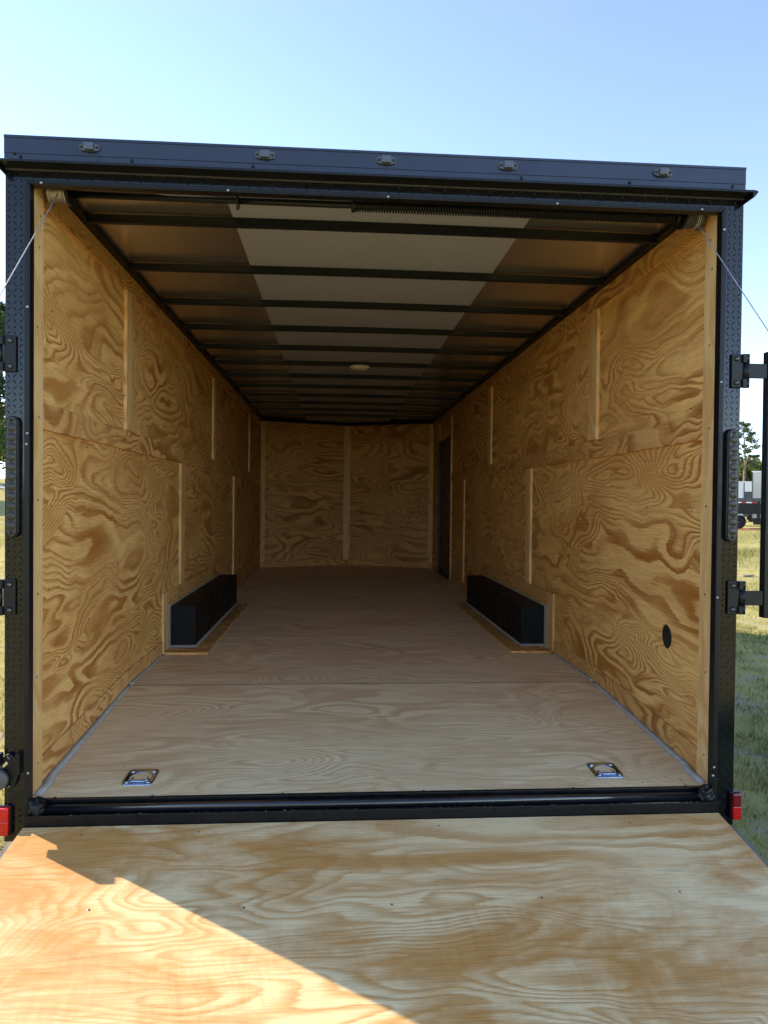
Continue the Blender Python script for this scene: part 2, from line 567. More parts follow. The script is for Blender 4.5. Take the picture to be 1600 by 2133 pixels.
g = N('mown grass and thatch')
p = g.obj()
n1 = g.noise(p, 0.35, 5.0, 0.6)
n2 = g.noise(p, 3.0, 6.0, 0.65)
n3 = g.noise(p, 38.0, 5.0, 0.7)
c = g.mix(g.ramp(n2, [(0.35, 0.0), (0.65, 1.0)]), (0.27, 0.26, 0.05), (0.50, 0.44, 0.13))
c = g.mix(g.ramp(n1, [(0.4, 0.0), (0.7, 0.7)]), c, (0.50, 0.44, 0.14))
c = g.mix(g.ramp(n3, [(0.42, 0.0), (0.72, 0.8)]), c, (0.42, 0.37, 0.22))
c = g.mix(g.ramp(g.noise(p, 1.4, 6.0, 0.7, 0.4), [(0.52, 0.0), (0.66, 0.85)]), c, (0.40, 0.36, 0.30))
g.set(Base_Color=c, Roughness=0.95)
g.b.inputs['Specular IOR Level'].default_value = 0.1
g.bump(n3, 0.8, 0.03)
M['ground'] = g.m
ground = link('ground', grid_mesh('ground', spaced(-900, 900, 141, 3.4), spaced(-893, 907, 141, 3.4)), 'ground')
tag(ground, 'mown green and straw coloured field around the trailer', None, None, 'structure')

g = N('red clay')
p = g.obj()
n = g.noise(p, 1.2, 6.0, 0.7)
g.set(Base_Color=g.ramp(n, [(0.3, (0.20, 0.07, 0.035)), (0.7, (0.36, 0.15, 0.08))]), Roughness=0.95)
g.bump(n, 0.6, 0.05)
M['clay'] = g.m
g = N('pale road')
p = g.obj()
n = g.noise(p, 1.5, 6.0, 0.65)
g.set(Base_Color=g.ramp(n, [(0.3, (0.30, 0.30, 0.30)), (0.7, (0.40, 0.40, 0.39))]), Roughness=0.9)
M['road'] = g.m


def ribbon(name, mat, path, width, zoff):
    pts = [Vector((x, y, 0)) for x, y in path]
    fine = []
    for a, b in zip(pts[:-1], pts[1:]):
        for k in range(12):
            fine.append(a.lerp(b, k / 12))
    fine.append(pts[-1])
    vs, fs = [], []
    for i, p in enumerate(fine):
        d = (fine[min(i + 1, len(fine) - 1)] - fine[max(0, i - 1)]).normalized()
        nn = Vector((-d.y, d.x, 0))
        for s in (-1, -0.33, 0.33, 1):
            w = width / 2 * (1 + 0.12 * math.sin(i * 1.7 + s))
            q = p + nn * (s * w)
            vs.append((q.x, q.y, float(ground_z(q.x, q.y)) + zoff))
    for i in range(len(fine) - 1):
        for k in range(3):
            a = i * 4 + k
            fs.append((a, a + 1, a + 5, a + 4))
    me = bpy.data.meshes.new(name)
    me.from_pydata(vs, [], fs)
    return tag(link(name, me, mat), None, None, None, 'structure')


ribbon('road', 'road', [(-120, 18), (-70, 46), (-35, 66), (-8, 84), (30, 100)], 6.5, 0.06)
ribbon('clay_strip', 'clay', [(16, 48.8), (24, 43.4), (31, 39.0), (44, 31.6)], 4.2, 0.03)

# ------------------------------------------------------------------ the trailer
YC = 3.6
trailer = empty('cargo_trailer', (0, YC, GZ))
tag(trailer, 'black enclosed cargo trailer with plywood interior and its rear ramp lowered', 'trailer')
W = 1.23          # interior half width
L = 7.50          # interior length to the nose corner
NOSE = 7.99
HC = 2.088        # top of the wall boards
YB, DB = 1.18, 0.081   # beaver-tail break and drop at the rear


def fz(y):
    return -DB * (1 - y / YB) if y < YB else 0.0


# outer skins (structure of the walls) -------------------------------------------------
def wall_skin(s):
    mb = MB()
    x0, x1 = s * 1.262, s * 1.286
    ys = [0.045, YB, L]
    zb = [-0.22, -0.13, -0.13]
    vs = []
    for y, z in zip(ys, zb):
        vs += [(x0, y, z), (x1, y, z), (x1, y, 2.15), (x0, y, 2.15)]
    fs = [(0, 1, 2, 3), (8, 11, 10, 9)]
    for i in range(2):
        a = i * 4
        for k in range(4):
            fs.append((a + k, a + (k + 1) % 4, a + 4 + (k + 1) % 4, a + 4 + k))
    mb.add(vs, fs)
    # wall studs behind the boards
    for k in range(18):
        y = 0.2 + k * 0.406
        if s > 0 and 5.9 < y < 6.95:
            continue
        mb.box(s * 1.2405, s * 1.2615, y - 0.015, y + 0.015, 0.02, 2.08)
    return mb.build('side_wall', 'skin', trailer)


wallL, wallR = wall_skin(-1), wall_skin(1)
PTH = 0.009


def wall_sheet(s, y0, y1, z0a, z0b, z1a, z1b, th=PTH, proud=0.0, mat='wall_ply', name='plywood_panel', hole=None):
    """a board on a side wall from y0 to y1; z0a/z0b bottom at y0/y1, z1a/z1b top"""
    x = s * (W - proud)
    gap = 0.0015
    y0, y1 = y0 + gap, y1 - gap
    if s < 0:   # faces +x : U=+y, V=+z -> U x V = +x
        out = [(0, z0a), (y1 - y0, z0b), (y1 - y0, z1b), (0, z1a)]
        org, U = (x, y0, 0), (0, 1, 0)
        h = hole and (hole[0] - y0, hole[1], hole[2], hole[2])
    else:       # faces -x : U=-y, V=+z
        out = [(0, z0b), (y1 - y0, z0a), (y1 - y0, z1a), (0, z1b)]
        org, U = (x, y1, 0), (0, -1, 0)
        h = hole and (y1 - hole[0], hole[1], hole[2], hole[2])
    return sheet(name, mat, wallL if s < 0 else wallR, org, U, (0, 0, 1), out, th, h)


def vboard(s, y0, y1, z0, z1, th, proud, mat, name='batten'):
    """a vertical board on a side wall, grain upright"""
    x = s * (W - proud)
    if s < 0:   # U=+z, V=-y -> z x -y = +x
        return sheet(name, mat, wallL, (x, y1, z0), (0, 0, 1), (0, -1, 0), rect(z1 - z0, y1 - y0), th, None, 0.0012)
    return sheet(name, mat, wallR, (x, y0, z0), (0, 0, 1), (0, 1, 0), rect(z1 - z0, y1 - y0), th, None, 0.0012)


for s in (-1, 1):
    # main sheets
    if s < 0:
        ups = [(0.03, 1.16), (1.16, 3.68), (3.68, 6.2), (6.2, L)]
        los = [(0.03, 2.42), (2.42, 4.93), (4.93, L)]
    else:
        ups = [(0.03, 1.25), (1.25, 3.81), (3.81, 5.95), (6.87, L)]
        los = [(0.03, 2.50), (2.50, 5.09), (5.09, 5.95)]
    for a, b in ups:
        lo = 1.25 if b <= 5.96 or s < 0 else 0.0
        wall_sheet(s, a, b, lo, lo, HC, HC)
    for i, (a, b) in enumerate(los):
        if i == 0 and s > 0:
            wall_sheet(s, a, b, 0.02, 0.02, 1.248, 1.248, hole=(0.392, 0.396, 0.052))
        else:
            wall_sheet(s, a, b, 0.02, 0.02, 1.248, 1.248)
    if s > 0:
        wall_sheet(s, 5.95, 6.87, 1.76, 1.76, HC, HC)
    # horizontal strips over the seams
    end = L if s < 0 else 5.90
    tops = [0.092, 2.40, 4.84, L]
    for a, b in zip(tops[:-1], tops[1:]):
        wall_sheet(s, a, b, 2.0, 2.0, HC - 0.001, HC - 0.001, 0.012, 0.012, 'strip_ply', 'batten')
    mids = [0.092, 1.37, 3.80, 6.2, L] if s < 0 else [0.092, 0.795, 2.30, 4.2, end]
    for a, b in zip(mids[:-1], mids[1:]):
        wall_sheet(s, a, b, 1.203, 1.203, 1.298, 1.298, 0.012, 0.012, 'strip_ply', 'batten')
    # strips along the floor
    wall_sheet(s, 0.092, YB, fz(0.092) + 0.003, 0.003, 0.022, 0.081, 0.008, 0.008, 'strip_ply', 'batten')
    wall_sheet(s, YB, 1.895, 0.003, 0.003, 0.081, 0.081, 0.008, 0.008, 'strip_ply', 'batten')
    wall_sheet(s, 4.06, end, 0.003, 0.003, 0.081, 0.081, 0.008, 0.008, 'strip_ply', 'batten')
    # upright battens
    th = 0.017
    if s < 0:
        up, lo = [(1.10, 1.215), (3.62, 3.735), (6.16, 6.27)], [(2.36, 2.48), (4.87, 4.985)]
    else:
        up, lo = [(1.19, 1.31), (3.75, 3.87)], [(2.44, 2.562), (5.04, 5.155)]
    for a, b in up:
        vboard(s, a, b, 1.300, 1.998, th, th, 'jamb')
    for a, b in lo:
        vboard(s, a, b, 0.379 if a < 4 else 0.083, 1.201, th, th, 'jamb')
    # rear jamb board
    vboard(s, 0.0020, 0.089, -0.085, 2.06, 0.019, 0.019, 'jamb', 'jamb_board')
vboard(1, 5.895, 5.948, 0.003, 1.999, th, th, 'jamb', 'door_casing')
vboard(1, 6.874, 6.93, 0.003, 1.999, th, th, 'jamb', 'door_casing')
wall_sheet(1, 5.949, 6.873, 1.765, 1.765, 1.82, 1.82, th, th, 'jamb', 'door_casing')

# staples and screws, too small to pick one by one
for s, par in ((-1, wallL), (1, wallR)):
    mb = MB()
    rr = random.Random(5 + s)
    for k in range(18):
        y = 0.2 + k * 0.406
        if s > 0 and 5.9 < y < 6.95:
            continue
        for z in (0.15, 0.4, 0.66, 0.9, 1.13, 1.36, 1.62, 1.86):
            if rr.random() < 0.35 or (1.85 < y < 4.1 and z < 0.4) or (s > 0 and y < .5 and .3 < z < .5):
                continue
            yy, zz = y + rr.uniform(-0.02, 0.02), z + rr.uniform(-0.05, 0.05)
            r = rr.uniform(0.0025, 0.0042)
            mb.lathe([(r, 0), (r * 0.8, 0.0012)], (s * (W - 0.0002), yy, zz), (Vector((0, 1, 0)), Vector((0, 0, 1)), Vector((-s, 0, 0))), 6)
    tag(mb.build('staples', 'screw_dark', par), None, None, None, 'stuff')
    mb = MB()
    for z in (0.02, 0.33, 0.62, 0.95, 1.24, 1.55, 1.83, 1.94):
        mb.lathe([(0.005, 0), (0.0046, 0.0012), (0.003, 0.0018)], (s * (W - 0.0192), 0.045 + rr.uniform(-.012, .012), z), (Vector((0, 1, 0)), Vector((0, 0, 1)), Vector((-s, 0, 0))), 8)
    tag(mb.build('screws', 'screw', par), None, None, None, 'stuff')

# side door in the right wall
door = bx('side_door', 'black', trailer, 1.236, 1.260, 5.985, 6.838, 0.03, 1.73, 0.002)
bx('door_frame', 'black', door, 1.212, 1.261, 5.951, 5.983, 0.006, 1.758, 0.002)
bx('door_frame', 'black', door, 1.205, 1.261, 6.84, 6.871, 0.006, 1.758, 0.002)
bx('door_frame', 'black', door, 1.212, 1.261, 5.984, 6.839, 1.731, 1.758, 0.002)
bx('threshold', 'black', door, 1.212, 1.261, 5.984, 6.839, 0.004, 0.028, 0.002)
for k in range(9):
    z = 0.95 + k * 0.075
    bx('hinge_knuckle', 'steel', door, 1.2065, 1.2118, 5.9535, 5.966, z, z + 0.035)
bx('handle', 'steel', door, 1.222, 1.2355, 6.02, 6.10, 0.95, 1.06, 0.004)

# small black outlet near the nose on the left wall
bx('outlet_cover', 'black', wallL, -W + 0.0003, -W + 0.008, 7.16, 7.215, 1.72, 1.815, 0.002)
# black disc standing in for the shade inside the round hole
mb = MB()
mb.lathe([(0.058, 0.0), (0.058, 0.0135)], (1.2395, 0.392, 0.396), 'x', 28)
mb.build('hole_shade_disc', 'rubber', wallR)

# ------------------------------------------------------------------ floor
floor = MB().box(-1.26, 1.26, YB + 0.002, NOSE, -0.13, -0.046)
floor.add([(-1.26, 0.002, -DB - 0.14), (1.26, 0.002, -DB - 0.14), (1.26, YB, -0.13), (-1.26, YB, -0.13),
           (-1.26, 0.002, -DB - 0.046), (1.26, 0.002, -DB - 0.046), (1.26, YB, -0.046), (-1.26, YB, -0.046)],
          [(0, 3, 2, 1), (4, 5, 6, 7), (0, 1, 5, 4), (1, 2, 6, 5), (2, 3, 7, 6), (3, 0, 4, 7)])
floor = floor.build('floor_frame', 'black', trailer)
slope_len = math.hypot(YB, DB)
sv = Vector((0, YB, DB)).normalized()
DR = [(-0.8815, 0.143), (0.873, 0.137)]
sheet('floor_panel', 'floor_ply', floor, (-1.228, 0.0, -DB), (1, 0, 0), sv, rect(2.456, slope_len - 0.003), 0.019,
      [(x + 1.228, (y) * slope_len / YB, 0.042, 0.042) for x, y in DR])
ys = [YB + 0.001, 2.40, 3.62, 4.84, 6.06, 7.28]
DRF = [(-0.86, 5.50), (0.866, 5.49)]
for i, (a, b) in enumerate(zip(ys[:-1], ys[1:])):
    hl = [(x + 1.228, y - a - 0.002, 0.042, 0.042) for x, y in DRF if a < y < b] or None
    sheet('floor_panel', 'floor_ply', floor, (-1.228, a + 0.002, 0), (1, 0, 0), (0, 1, 0), rect(2.456, b - a - 0.004), 0.019, hl)
w0 = 1.228 * min(1, (NOSE - 7.5) / (NOSE - L))
sheet('floor_panel', 'floor_ply', floor, (-1.228, 7.2812, 0), (1, 0, 0), (0, 1, 0),
      [(0, 0), (2.456, 0), (2.456, 0.212), (1.228, 0.70), (0, 0.212)], 0.019)

mb = MB()
rr = random.Random(9)
for yj in ys[1:]:
    for dy in (-0.03, 0.03):
        for k in range(9):
            xx = -1.0 + k * 0.25 + rr.uniform(-.02, .02)
            if abs(xx) > 0.93 and 1.8 < yj < 4.1:
                continue
            mb.lathe([(0.0042, 0.0002), (0.0036, 0.0008), (0.0015, 0.0011)], (xx, yj + dy + rr.uniform(-.005, .005), 0), 'z', 7)
tag(mb.build('screws', 'screw', floor), None, None, None, 'stuff')
# dark joints between the floor sheets
bx('floor_joint', 'screw_dark', floor, -1.20, 1.20, YB - 0.0026, YB + 0.0032, -0.012, 0.0005)
for yj in ys[1:]:
    bx('floor_joint', 'screw_dark', floor, -1.05, 1.05, yj - 0.0018, yj + 0.0018, -0.012, -0.0015)

# grey sealant along the floor edges
for s in (-1, 1):
    segs = [(0.02, YB), (YB + 0.001, 1.895), (4.06, L if s < 0 else 5.9)]
    rr = random.Random(3)
    for a, b in segs:
        mb = MB()
        n = max(6, int((b - a) / 0.05))
        vs, fs = [], []
        for k in range(n + 1):
            y = a + (b - a) * k / n
            z = fz(y)
            wd = (0.030 - 0.014 * min(1, y / YB)) * rr.uniform(0.90, 1.10)
            hh = 0.009 * rr.uniform(0.8, 1.2)
            xw = W - 0.0083 if y > 0.13 else W - 0.0195
            vs += [(s * (xw), y, z + 0.0005), (s * (xw - wd), y, z + 0.0012), (s * (xw - wd * 0.45), y, z + 0.005), (s * (xw), y, z + hh)]
        for k in range(n):
            for j in range(4):
                i0, i1 = k * 4 + j, k * 4 + (j + 1) % 4
                fs.append((i0, i1, i1 + 4, i0 + 4))
        fs += [(0, 1, 2, 3), tuple(n * 4 + j for j in (3, 2, 1, 0))]
        mb.add(vs, fs, True)
        mb.build('sealant', 'caulk', floor)


# recessed tie-down anchors
def tie_down(x, y):
    z = fz(y)
    sl = Vector((0, YB, DB)).normalized() if y < YB else Vector((0, 1, 0))
    X, Y = Vector((1, 0, 0)), sl
    Z = X.cross(Y)
    o = Vector((x, y, z))

    def T(u, v, w):
        return o + X * u + Y * v + Z * w
    hw, hd = 0.056, 0.063
    # rounded plate outline with a round opening
    seg = 32
    outer, inner = [], []
    for k in range(seg):
        t = 2 * math.pi * k / seg
        c, s_ = math.cos(t), math.sin(t)
        e = 0.28
        outer.append((hw * math.copysign(abs(c) ** e, c), hd * math.copysign(abs(s_) ** e, s_)))
        inner.append((0.0405 * c, 0.0405 * s_))
    mb = MB()
    rings = [[T(u, v, 0.0006) for u, v in outer], [T(u * 0.985, v * 0.985, 0.0035) for u, v in outer],
             [T(u * 0.90, v * 0.90, 0.0035) for u, v in outer], [T(u * 0.86, v * 0.86, 0.0022) for u, v in outer],
             [T(u, v, 0.0022) for u, v in inner], [T(u * 0.95, v * 0.95, -0.005) for u, v in inner],
             [T(u * 0.84, v * 0.84, -0.014) for u, v in inner], [T(u * 0.62, v * 0.62, -0.024) for u, v in inner], [T(u * 0.30, v * 0.30, -0.029) for u, v in inner]]
    vs = [v for r_ in rings for v in r_]
    fs = []
    for i in range(len(rings) - 1):
        for k in range(seg):
            a, b = i * seg + k, i * seg + (k + 1) % seg
            fs.append((a, b, b + seg, a + seg))
    fs.append(tuple((len(rings) - 1) * seg + k for k in range(seg)))
    mb.add(vs, fs, True)
    pl = mb.build('tie_down_plate', 'galv', trailer)
    pts = []
    for k in range(25):
        t = math.pi * (k / 24)
        pts.append(T(0.029 * math.cos(t), -0.014 + 0.036 * math.sin(t), -0.001 - 0.005 * math.sin(t)))
    pts = [T(0.029, -0.026, 0.001)] + pts + [T(-0.029, -0.026, 0.001)]
    r_ = MB().tube(pts, 0.0042, 8)
    r_.tube([T(-0.029, -0.026, 0.001), T(0.029, -0.026, 0.001)], 0.0042, 8)
    r_.build('ring', 'galv', pl)
    MB().add([T(-0.026, -0.040, 0.0024), T(0.026, -0.040, 0.0024), T(0.026, -0.030, 0.0024), T(-0.026, -0.030, 0.0024),
              T(-0.022, -0.038, 0.0062), T(0.022, -0.038, 0.0062), T(0.022, -0.032, 0.0062), T(-0.022, -0.032, 0.0062)],
             [(0, 3, 2, 1), (4, 5, 6, 7), (0, 1, 5, 4), (1, 2, 6, 5), (2, 3, 7, 6), (3, 0, 4, 7)]).build('clip', 'galv', pl, 0.001)
    for u in (-1, 1):
        for v in (-1, 1):
            MB().lathe([(0.0075, 0.0022), (0.0075, 0.0036), (0.0055, 0.0062), (0.002, 0.0068)], T(u * 0.038, v * 0.043, 0), (X, Y, Z), 12).build('screw', 'galv', pl)


for x, y in DR + DRF:
    tie_down(x, y)

# ------------------------------------------------------------------ wheel boxes with their plywood surrounds
for s in (-1, 1):
    box = MB().box(s * 1.062, s * 1.2285, 2.08, 4.0, 0.0008, 0.274).build('wheel_box', 'black_matte', trailer, 0.003)
    t = 0.013
    x = s * (W - t)
    # on the wall: near upright, top strip, far upright
    sheet_par = box

    def wb(y0, y1, z0, z1, upright):
        if upright:
            return sheet('surround_board', 'jamb', box, (x, y1 if s < 0 else y0, z0), (0, 0, 1), (0, -1 if s < 0 else 1, 0), rect(z1 - z0, y1 - y0), t, None, 0.001)
        if s < 0:
            return sheet('surround_board', 'strip_ply', box, (x, y0, z0), (0, 1, 0), (0, 0, 1), rect(y1 - y0, z1 - z0), t, None, 0.001)
        return sheet('surround_board', 'strip_ply', box, (x, y1, z0), (0, -1, 0), (0, 0, 1), rect(y1 - y0, z1 - z0), t, None, 0.001)
    wb(1.90, 2.018, 0.0135, 0.377, True)
    wb(2.0195, 4.058, 0.284, 0.377, False)
    # on the floor: near end and inner side
    sheet('surround_board', 'strip_ply', box, (min(s * 0.950, s * 1.2285), 1.897, t), (1, 0, 0), (0, 1, 0), rect(0.2785, 0.150), t - 0.0006, None, 0.001)
    xa = min(s * 0.952, s * 1.050)
    sheet('surround_board', 'strip_ply', box, (xa + 0.098, 2.049, t), (0, 1, 0), (-1, 0, 0), rect(1.97, 0.098), t - 0.0006, None, 0.001)
    # sealant round the box
    MB().prism([(2.079, 0.0131), (2.050, 0.0131), (2.079, 0.022)], 'x', s * 1.052, s * 1.2163).build('sealant', 'caulk', box)
    MB().prism([(s * 1.0615, 0.0131), (s * 1.048, 0.0131), (s * 1.0615, 0.022)], 'y', 2.080, 4.0).build('sealant', 'caulk', box)
    bx('sealant', 'caulk', box, s * 1.2165, s * 1.2195, 2.0195, 2.079, 0.0135, 0.2835)
    bx('sealant', 'caulk', box, s * 1.2165, s * 1.2120, 2.03, 3.99, 0.2748, 0.2838)

# ------------------------------------------------------------------ front wall of the nose
nd = Vector((1.23, NOSE - L, 0))
nl = nd.length
fw = MB()
for s in (-1, 1):
    vs = [(s * 1.262, L + 0.001, -0.13), (0, NOSE + 0.03, -0.13), (0, NOSE + 0.05, -0.13), (s * 1.286, L + 0.015, -0.13)]
    fw.add(vs + [(a, b, 2.15) for a, b, _ in vs], [(0, 1, 2, 3), (4, 7, 6, 5), (0, 4, 5, 1), (1, 5, 6, 2), (2, 6, 7, 3), (3, 7, 4, 0)])
front = fw.build('nose_wall', 'skin', trailer)
UL = Vector((1.23, NOSE - L, 0)).normalized()
UR = Vector((1.23, -(NOSE - L), 0)).normalized()
for U, org in ((UL, Vector((-1.229, L, 0))), (UR, Vector((0, NOSE, 0)))):
    # face looks towards -y: U x V with V=+z gives (Uy, -Ux, 0)
    for z0, z1 in ((0.085, 1.232), (1.235, HC)):
        sheet('plywood_panel', 'front_ply', front, org + U * 0.004, U, (0, 0, 1), [(0, z0), (nl - 0.008, z0), (nl - 0.008, z1), (0, z1)], PTH)
    sheet('batten', 'front_ply', front, org + U * 0.004 + Vector((0, -0.004, 0)), U, (0, 0, 1), [(0, 0.003), (nl - 0.008, 0.003), (nl - 0.008, 0.084), (0, 0.084)], PTH)
# centre post and corner strips
sheet('batten', 'jamb', front, (0.05, NOSE - 0.034, 0.085), (0, 0, 1), (-1, 0, 0), rect(HC - 0.09, 0.10), 0.014, None, 0.001)
for U, org, k in ((UL, Vector((-1.229, L, 0)), 0.0), (UR, Vector((0, NOSE, 0)), nl - 0.075)):
    Nv = U.cross(Vector((0, 0, 1)))
    sheet('batten', 'jamb', front, org + U * (k + 0.070) + Nv * 0.010 + Vector((0, 0, 0.085)), (0, 0, 1), -U, rect(HC - 0.09, 0.066), 0.0095, None, 0.001)

# ------------------------------------------------------------------ roof, bows and ceiling sheets
roof = MB().box(-1.286, 1.286, 0.0, L, 2.1505, 2.166)
roof.add([(-1.286, L + .001, 2.1505), (1.286, L + .001, 2.1505), (0, NOSE + .05, 2.1505), (-1.286, L + .001, 2.166), (1.286, L + .001, 2.166), (0, NOSE + .05, 2.166)],
         [(0, 2, 1), (3, 4, 5), (0, 1, 4, 3), (1, 2, 5, 4), (2, 0, 3, 5)])
roof = roof.build('roof', 'skin', trailer)


def ceil_z(x):
    return 2.106 + 0.008 * (1 - min(1, abs(x) / 1.2) ** 2)


def ceil_sheet(x0, x1, dz, mat):
    mb = MB()
    n = 8
    xs_ = [x0 + (x1 - x0) * k / n for k in range(n + 1)]
    ylen = lambda x: NOSE - (NOSE - L) * abs(x) / 1.23
    vs, fs = [], []
    for x in xs_:
        z = ceil_z(x) + dz
        vs += [(x, 0.02, z), (x, ylen(x), z), (x, 0.02, z + 0.003), (x, ylen(x), z + 0.003)]
    for k in range(n):
        a = k * 4
        fs += [(a, a + 1, a + 5, a + 4), (a + 2, a + 6, a + 7, a + 3), (a, a + 4, a + 6, a + 2), (a + 1, a + 3, a + 7, a + 5)]
    fs += [(0, 2, 3, 1), (n * 4, n * 4 + 1, n * 4 + 3, n * 4 + 2)]
    mb.add(vs, fs, False)
    for i in range(len(mb.sm)):
        mb.sm[i] = False
    return mb.build('ceiling_sheet', mat, roof)


ceil_sheet(-1.225, -0.584, 0.006, 'ceil_metal')
ceil_sheet(0.588, 1.225, 0.006, 'ceil_metal')
ceil_sheet(-0.602, 0.606, 0.0, 'ceil_liner')
BOW0, BOWS = 0.452, 0.589
for k in range(12):
    y = BOW0 + k * BOWS
    mb = MB()
    n = 12
    prof = [(-0.013, 0.0), (-0.010, -0.002), (0.010, -0.002), (0.013, 0.0), (0.013, 0.036), (-0.013, 0.036)]
    vs, fs = [], []
    for i in range(n + 1):
        x = -1.186 + 2.372 * i / n
        zb = 2.074 + 0.006 * (1 - min(1, abs(x) / 1.19) ** 2)
        zt = ceil_z(x) - 0.0006
        vs += [(x, y + a, zb + b if b < 0.02 else zt) for a, b in prof]
    for i in range(n):
        for j in range(6):
            a, b = i * 6 + j, i * 6 + (j + 1) % 6
            fs.append((a, b, b + 6, a + 6))
    fs += [tuple(range(6)), tuple(n * 6 + j for j in range(5, -1, -1))]
    mb.add(vs, fs)
    mb.build('roof_bow', 'black', roof)
# longitudinal top tubes
for s in (-1, 1):
    MB().box(s * 1.1875, s * 1.2285, 0.04, L - 0.02, 2.0895, 2.1035).build('top_rail', 'black', roof, 0.003)
mb = MB()
for s in (-1, 1):
    a = Vector((s * 1.22, L - 0.03, 0))
    b = Vector((0, NOSE - 0.05, 0))
    d = (b - a).normalized()
    nn = Vector((-d.y, d.x, 0)) * (1 if s > 0 else -1)
    vs = []
    for z in (2.066, 2.1055):
        vs += [(*(a - nn * 0.02).xy, z), (*(b - nn * 0.02).xy, z), (*(b + nn * 0.02).xy, z), (*(a + nn * 0.02).xy, z)]
    mb.add(vs, [(0, 3, 2, 1), (4, 5, 6, 7), (0, 1, 5, 4), (1, 2, 6, 5), (2, 3, 7, 6), (3, 0, 4, 7)])
mb.build('nose_rail', 'black', roof)
# dome light under the sixth bow
ly = BOW0 + 5 * BOWS
dome = MB().lathe([(0.084, 0.0), (0.086, -0.005), (0.082, -0.010), (0.07, -0.012)], (0.02, ly, 2.0775), 'z', 32).build('dome_light', 'white_paint', trailer)
MB().lathe([(0.072, -0.0105), (0.070, -0.016), (0.055, -0.024), (0.03, -0.029), (0.008, -0.030)], (0.02, ly, 2.0775), 'z', 32).build('lens', 'dome_lens', dome)


# ------------------------------------------------------------------ rear frame: posts, plate, trim
def treads(mb, x0, x1, z0, z1, y, px=0.0200, pz=0.0205):
    nx, nz = int(round((x1 - x0) / px)), int((z1 - z0) / pz)
    for i in range(nx):
        for j in range(nz):
            cx = x0 + (x1 - x0) * (i + 0.5) / nx
            cz = z0 + (j + 0.5) * pz
            ang = R(38) if (i + j) % 2 else R(-58)
            du, dv = Vector((math.cos(ang), 0, math.sin(ang))), Vector((-math.sin(ang), 0, math.cos(ang)))
            c = Vector((cx, y, cz))
            h, wd = 0.0120, 0.0021
            vs = [c - du * h, c - dv * wd, c + du * h, c + dv * wd, c + Vector((0, -0.0027, 0)) - du * h * 0.45, c + Vector((0, -0.0027, 0)) + du * h * 0.45]
            if min(v.x for v in vs) < x0 or max(v.x for v in vs) > x1:
                for v in vs:
                    v.x = min(max(v.x, x0), x1)
            mb.add(vs, [(0, 1, 4), (1, 2, 5), (1, 5, 4), (2, 3, 5), (3, 0, 4), (3, 4, 5)])


rear = MB()
for s in (-1, 1):
    rear.box(s * 1.2310, s * 1.2855, -0.026, 0.034, -0.215, 2.149)
    rear.box(s * 1.2111, s * 1.2309, -0.0260, 0.0008, -0.215, 2.149)
rear.box(-1.2110, 1.2110, -0.026, 0.0005, 2.0156, 2.149)
rear = rear.build('rear_frame', 'black', trailer)
for s in (-1, 1):
    mb = MB()
    mb.box(s * 1.2245, s * 1.2885, -0.0295, -0.0262, -0.215, 2.0595)
    mb.box(s * 1.2863, s * 1.2888, -0.0260, 0.10, -0.215, 2.0595)
    treads(mb, min(s * 1.2265, s * 1.2875), max(s * 1.2265, s * 1.2875), -0.20, 2.055, -0.0294)
    mb.build('tread_plate', 'black_plate', rear)
mb = MB()
mb.box(-1.2243, 1.2243, -0.0295, -0.0262, 2.0265, 2.0595)
treads(mb, -1.222, 1.222, 2.028, 2.0585, -0.0294, 0.0400, 0.0150)
mb.build('tread_plate', 'black_plate', rear)
# opening trim, an angle with a face and a return
for s in (-1, 1):
    mb = MB()
    mb.box(s * 1.2110, s * 1.2240, -0.0345, -0.0300, -0.130, 2.0262)
    mb.box(s * 1.2065, s * 1.2109, -0.0345, 0.0005, -0.130, 2.0105)
    mb.build('opening_trim', 'black', rear, 0.0012)
mb = MB()
mb.box(-1.2108, 1.2108, -0.0345, -0.0300, 2.0155, 2.0262)
mb.box(-1.2063, 1.2063, -0.0345, 0.0005, 2.0108, 2.0154)
mb.build('opening_trim', 'black', rear, 0.0012)
# trim screws
for x, z in ((-1.214, 1.60), (-1.214, 1.175), (-1.2165, 1.138), (-1.209, 0.02), (1.214, 1.948), (1.213, 1.40), (1.212, 0.62), (1.211, 0.0), (1.207, -0.03)):
    MB().lathe([(0.0055, 0), (0.0050, 0.0025), (0.002, 0.0038)], (x, -0.0346, z), 'y', 10).build('screw', 'screw', rear)
for x in (-1.17, -0.55, 0.0, 0.6, 1.13):
    MB().lathe([(0.0055, 0), (0.0050, 0.0025), (0.002, 0.0038)], (x, -0.0346, 2.017), 'y', 10).build('screw', 'screw', rear)

# header fascia and drip rail
fascia = MB()
fascia.prism([(-0.040, 2.0835), (-0.040, 2.108), (-0.0415, 2.110), (-0.0415, 2.160), (-0.044, 2.1605), (-0.044, 2.1685), (0.03, 2.1685), (0.03, 2.0835)], 'x', -1.2885, 1.2885)
fascia = fascia.build('header_fascia', 'fascia', trailer)
mb = MB()
mb.prism([(-0.0405, 2.0833), (-0.086, 2.0700), (-0.090, 2.0665), (-0.090, 2.0605), (-0.040, 2.0597), (0.03, 2.0597), (0.03, 2.0833)], 'x', -1.2887, 1.2887)
for s in (-1, 1):
    vs = [(s * 1.2889, 2.0420), (s * 1.2935, 2.0440), (s * 1.307, 2.0605), (s * 1.307, 2.0665), (s * 1.2889, 2.0700)]
    mb.prism(vs, 'y', -0.0880, 1.2)
mb.build('drip_rail', 'black', fascia)
bx('drip_bead', 'dark_trim', fascia, -1.287, 1.287, -0.0385, -0.0303, 2.0560, 2.0592)
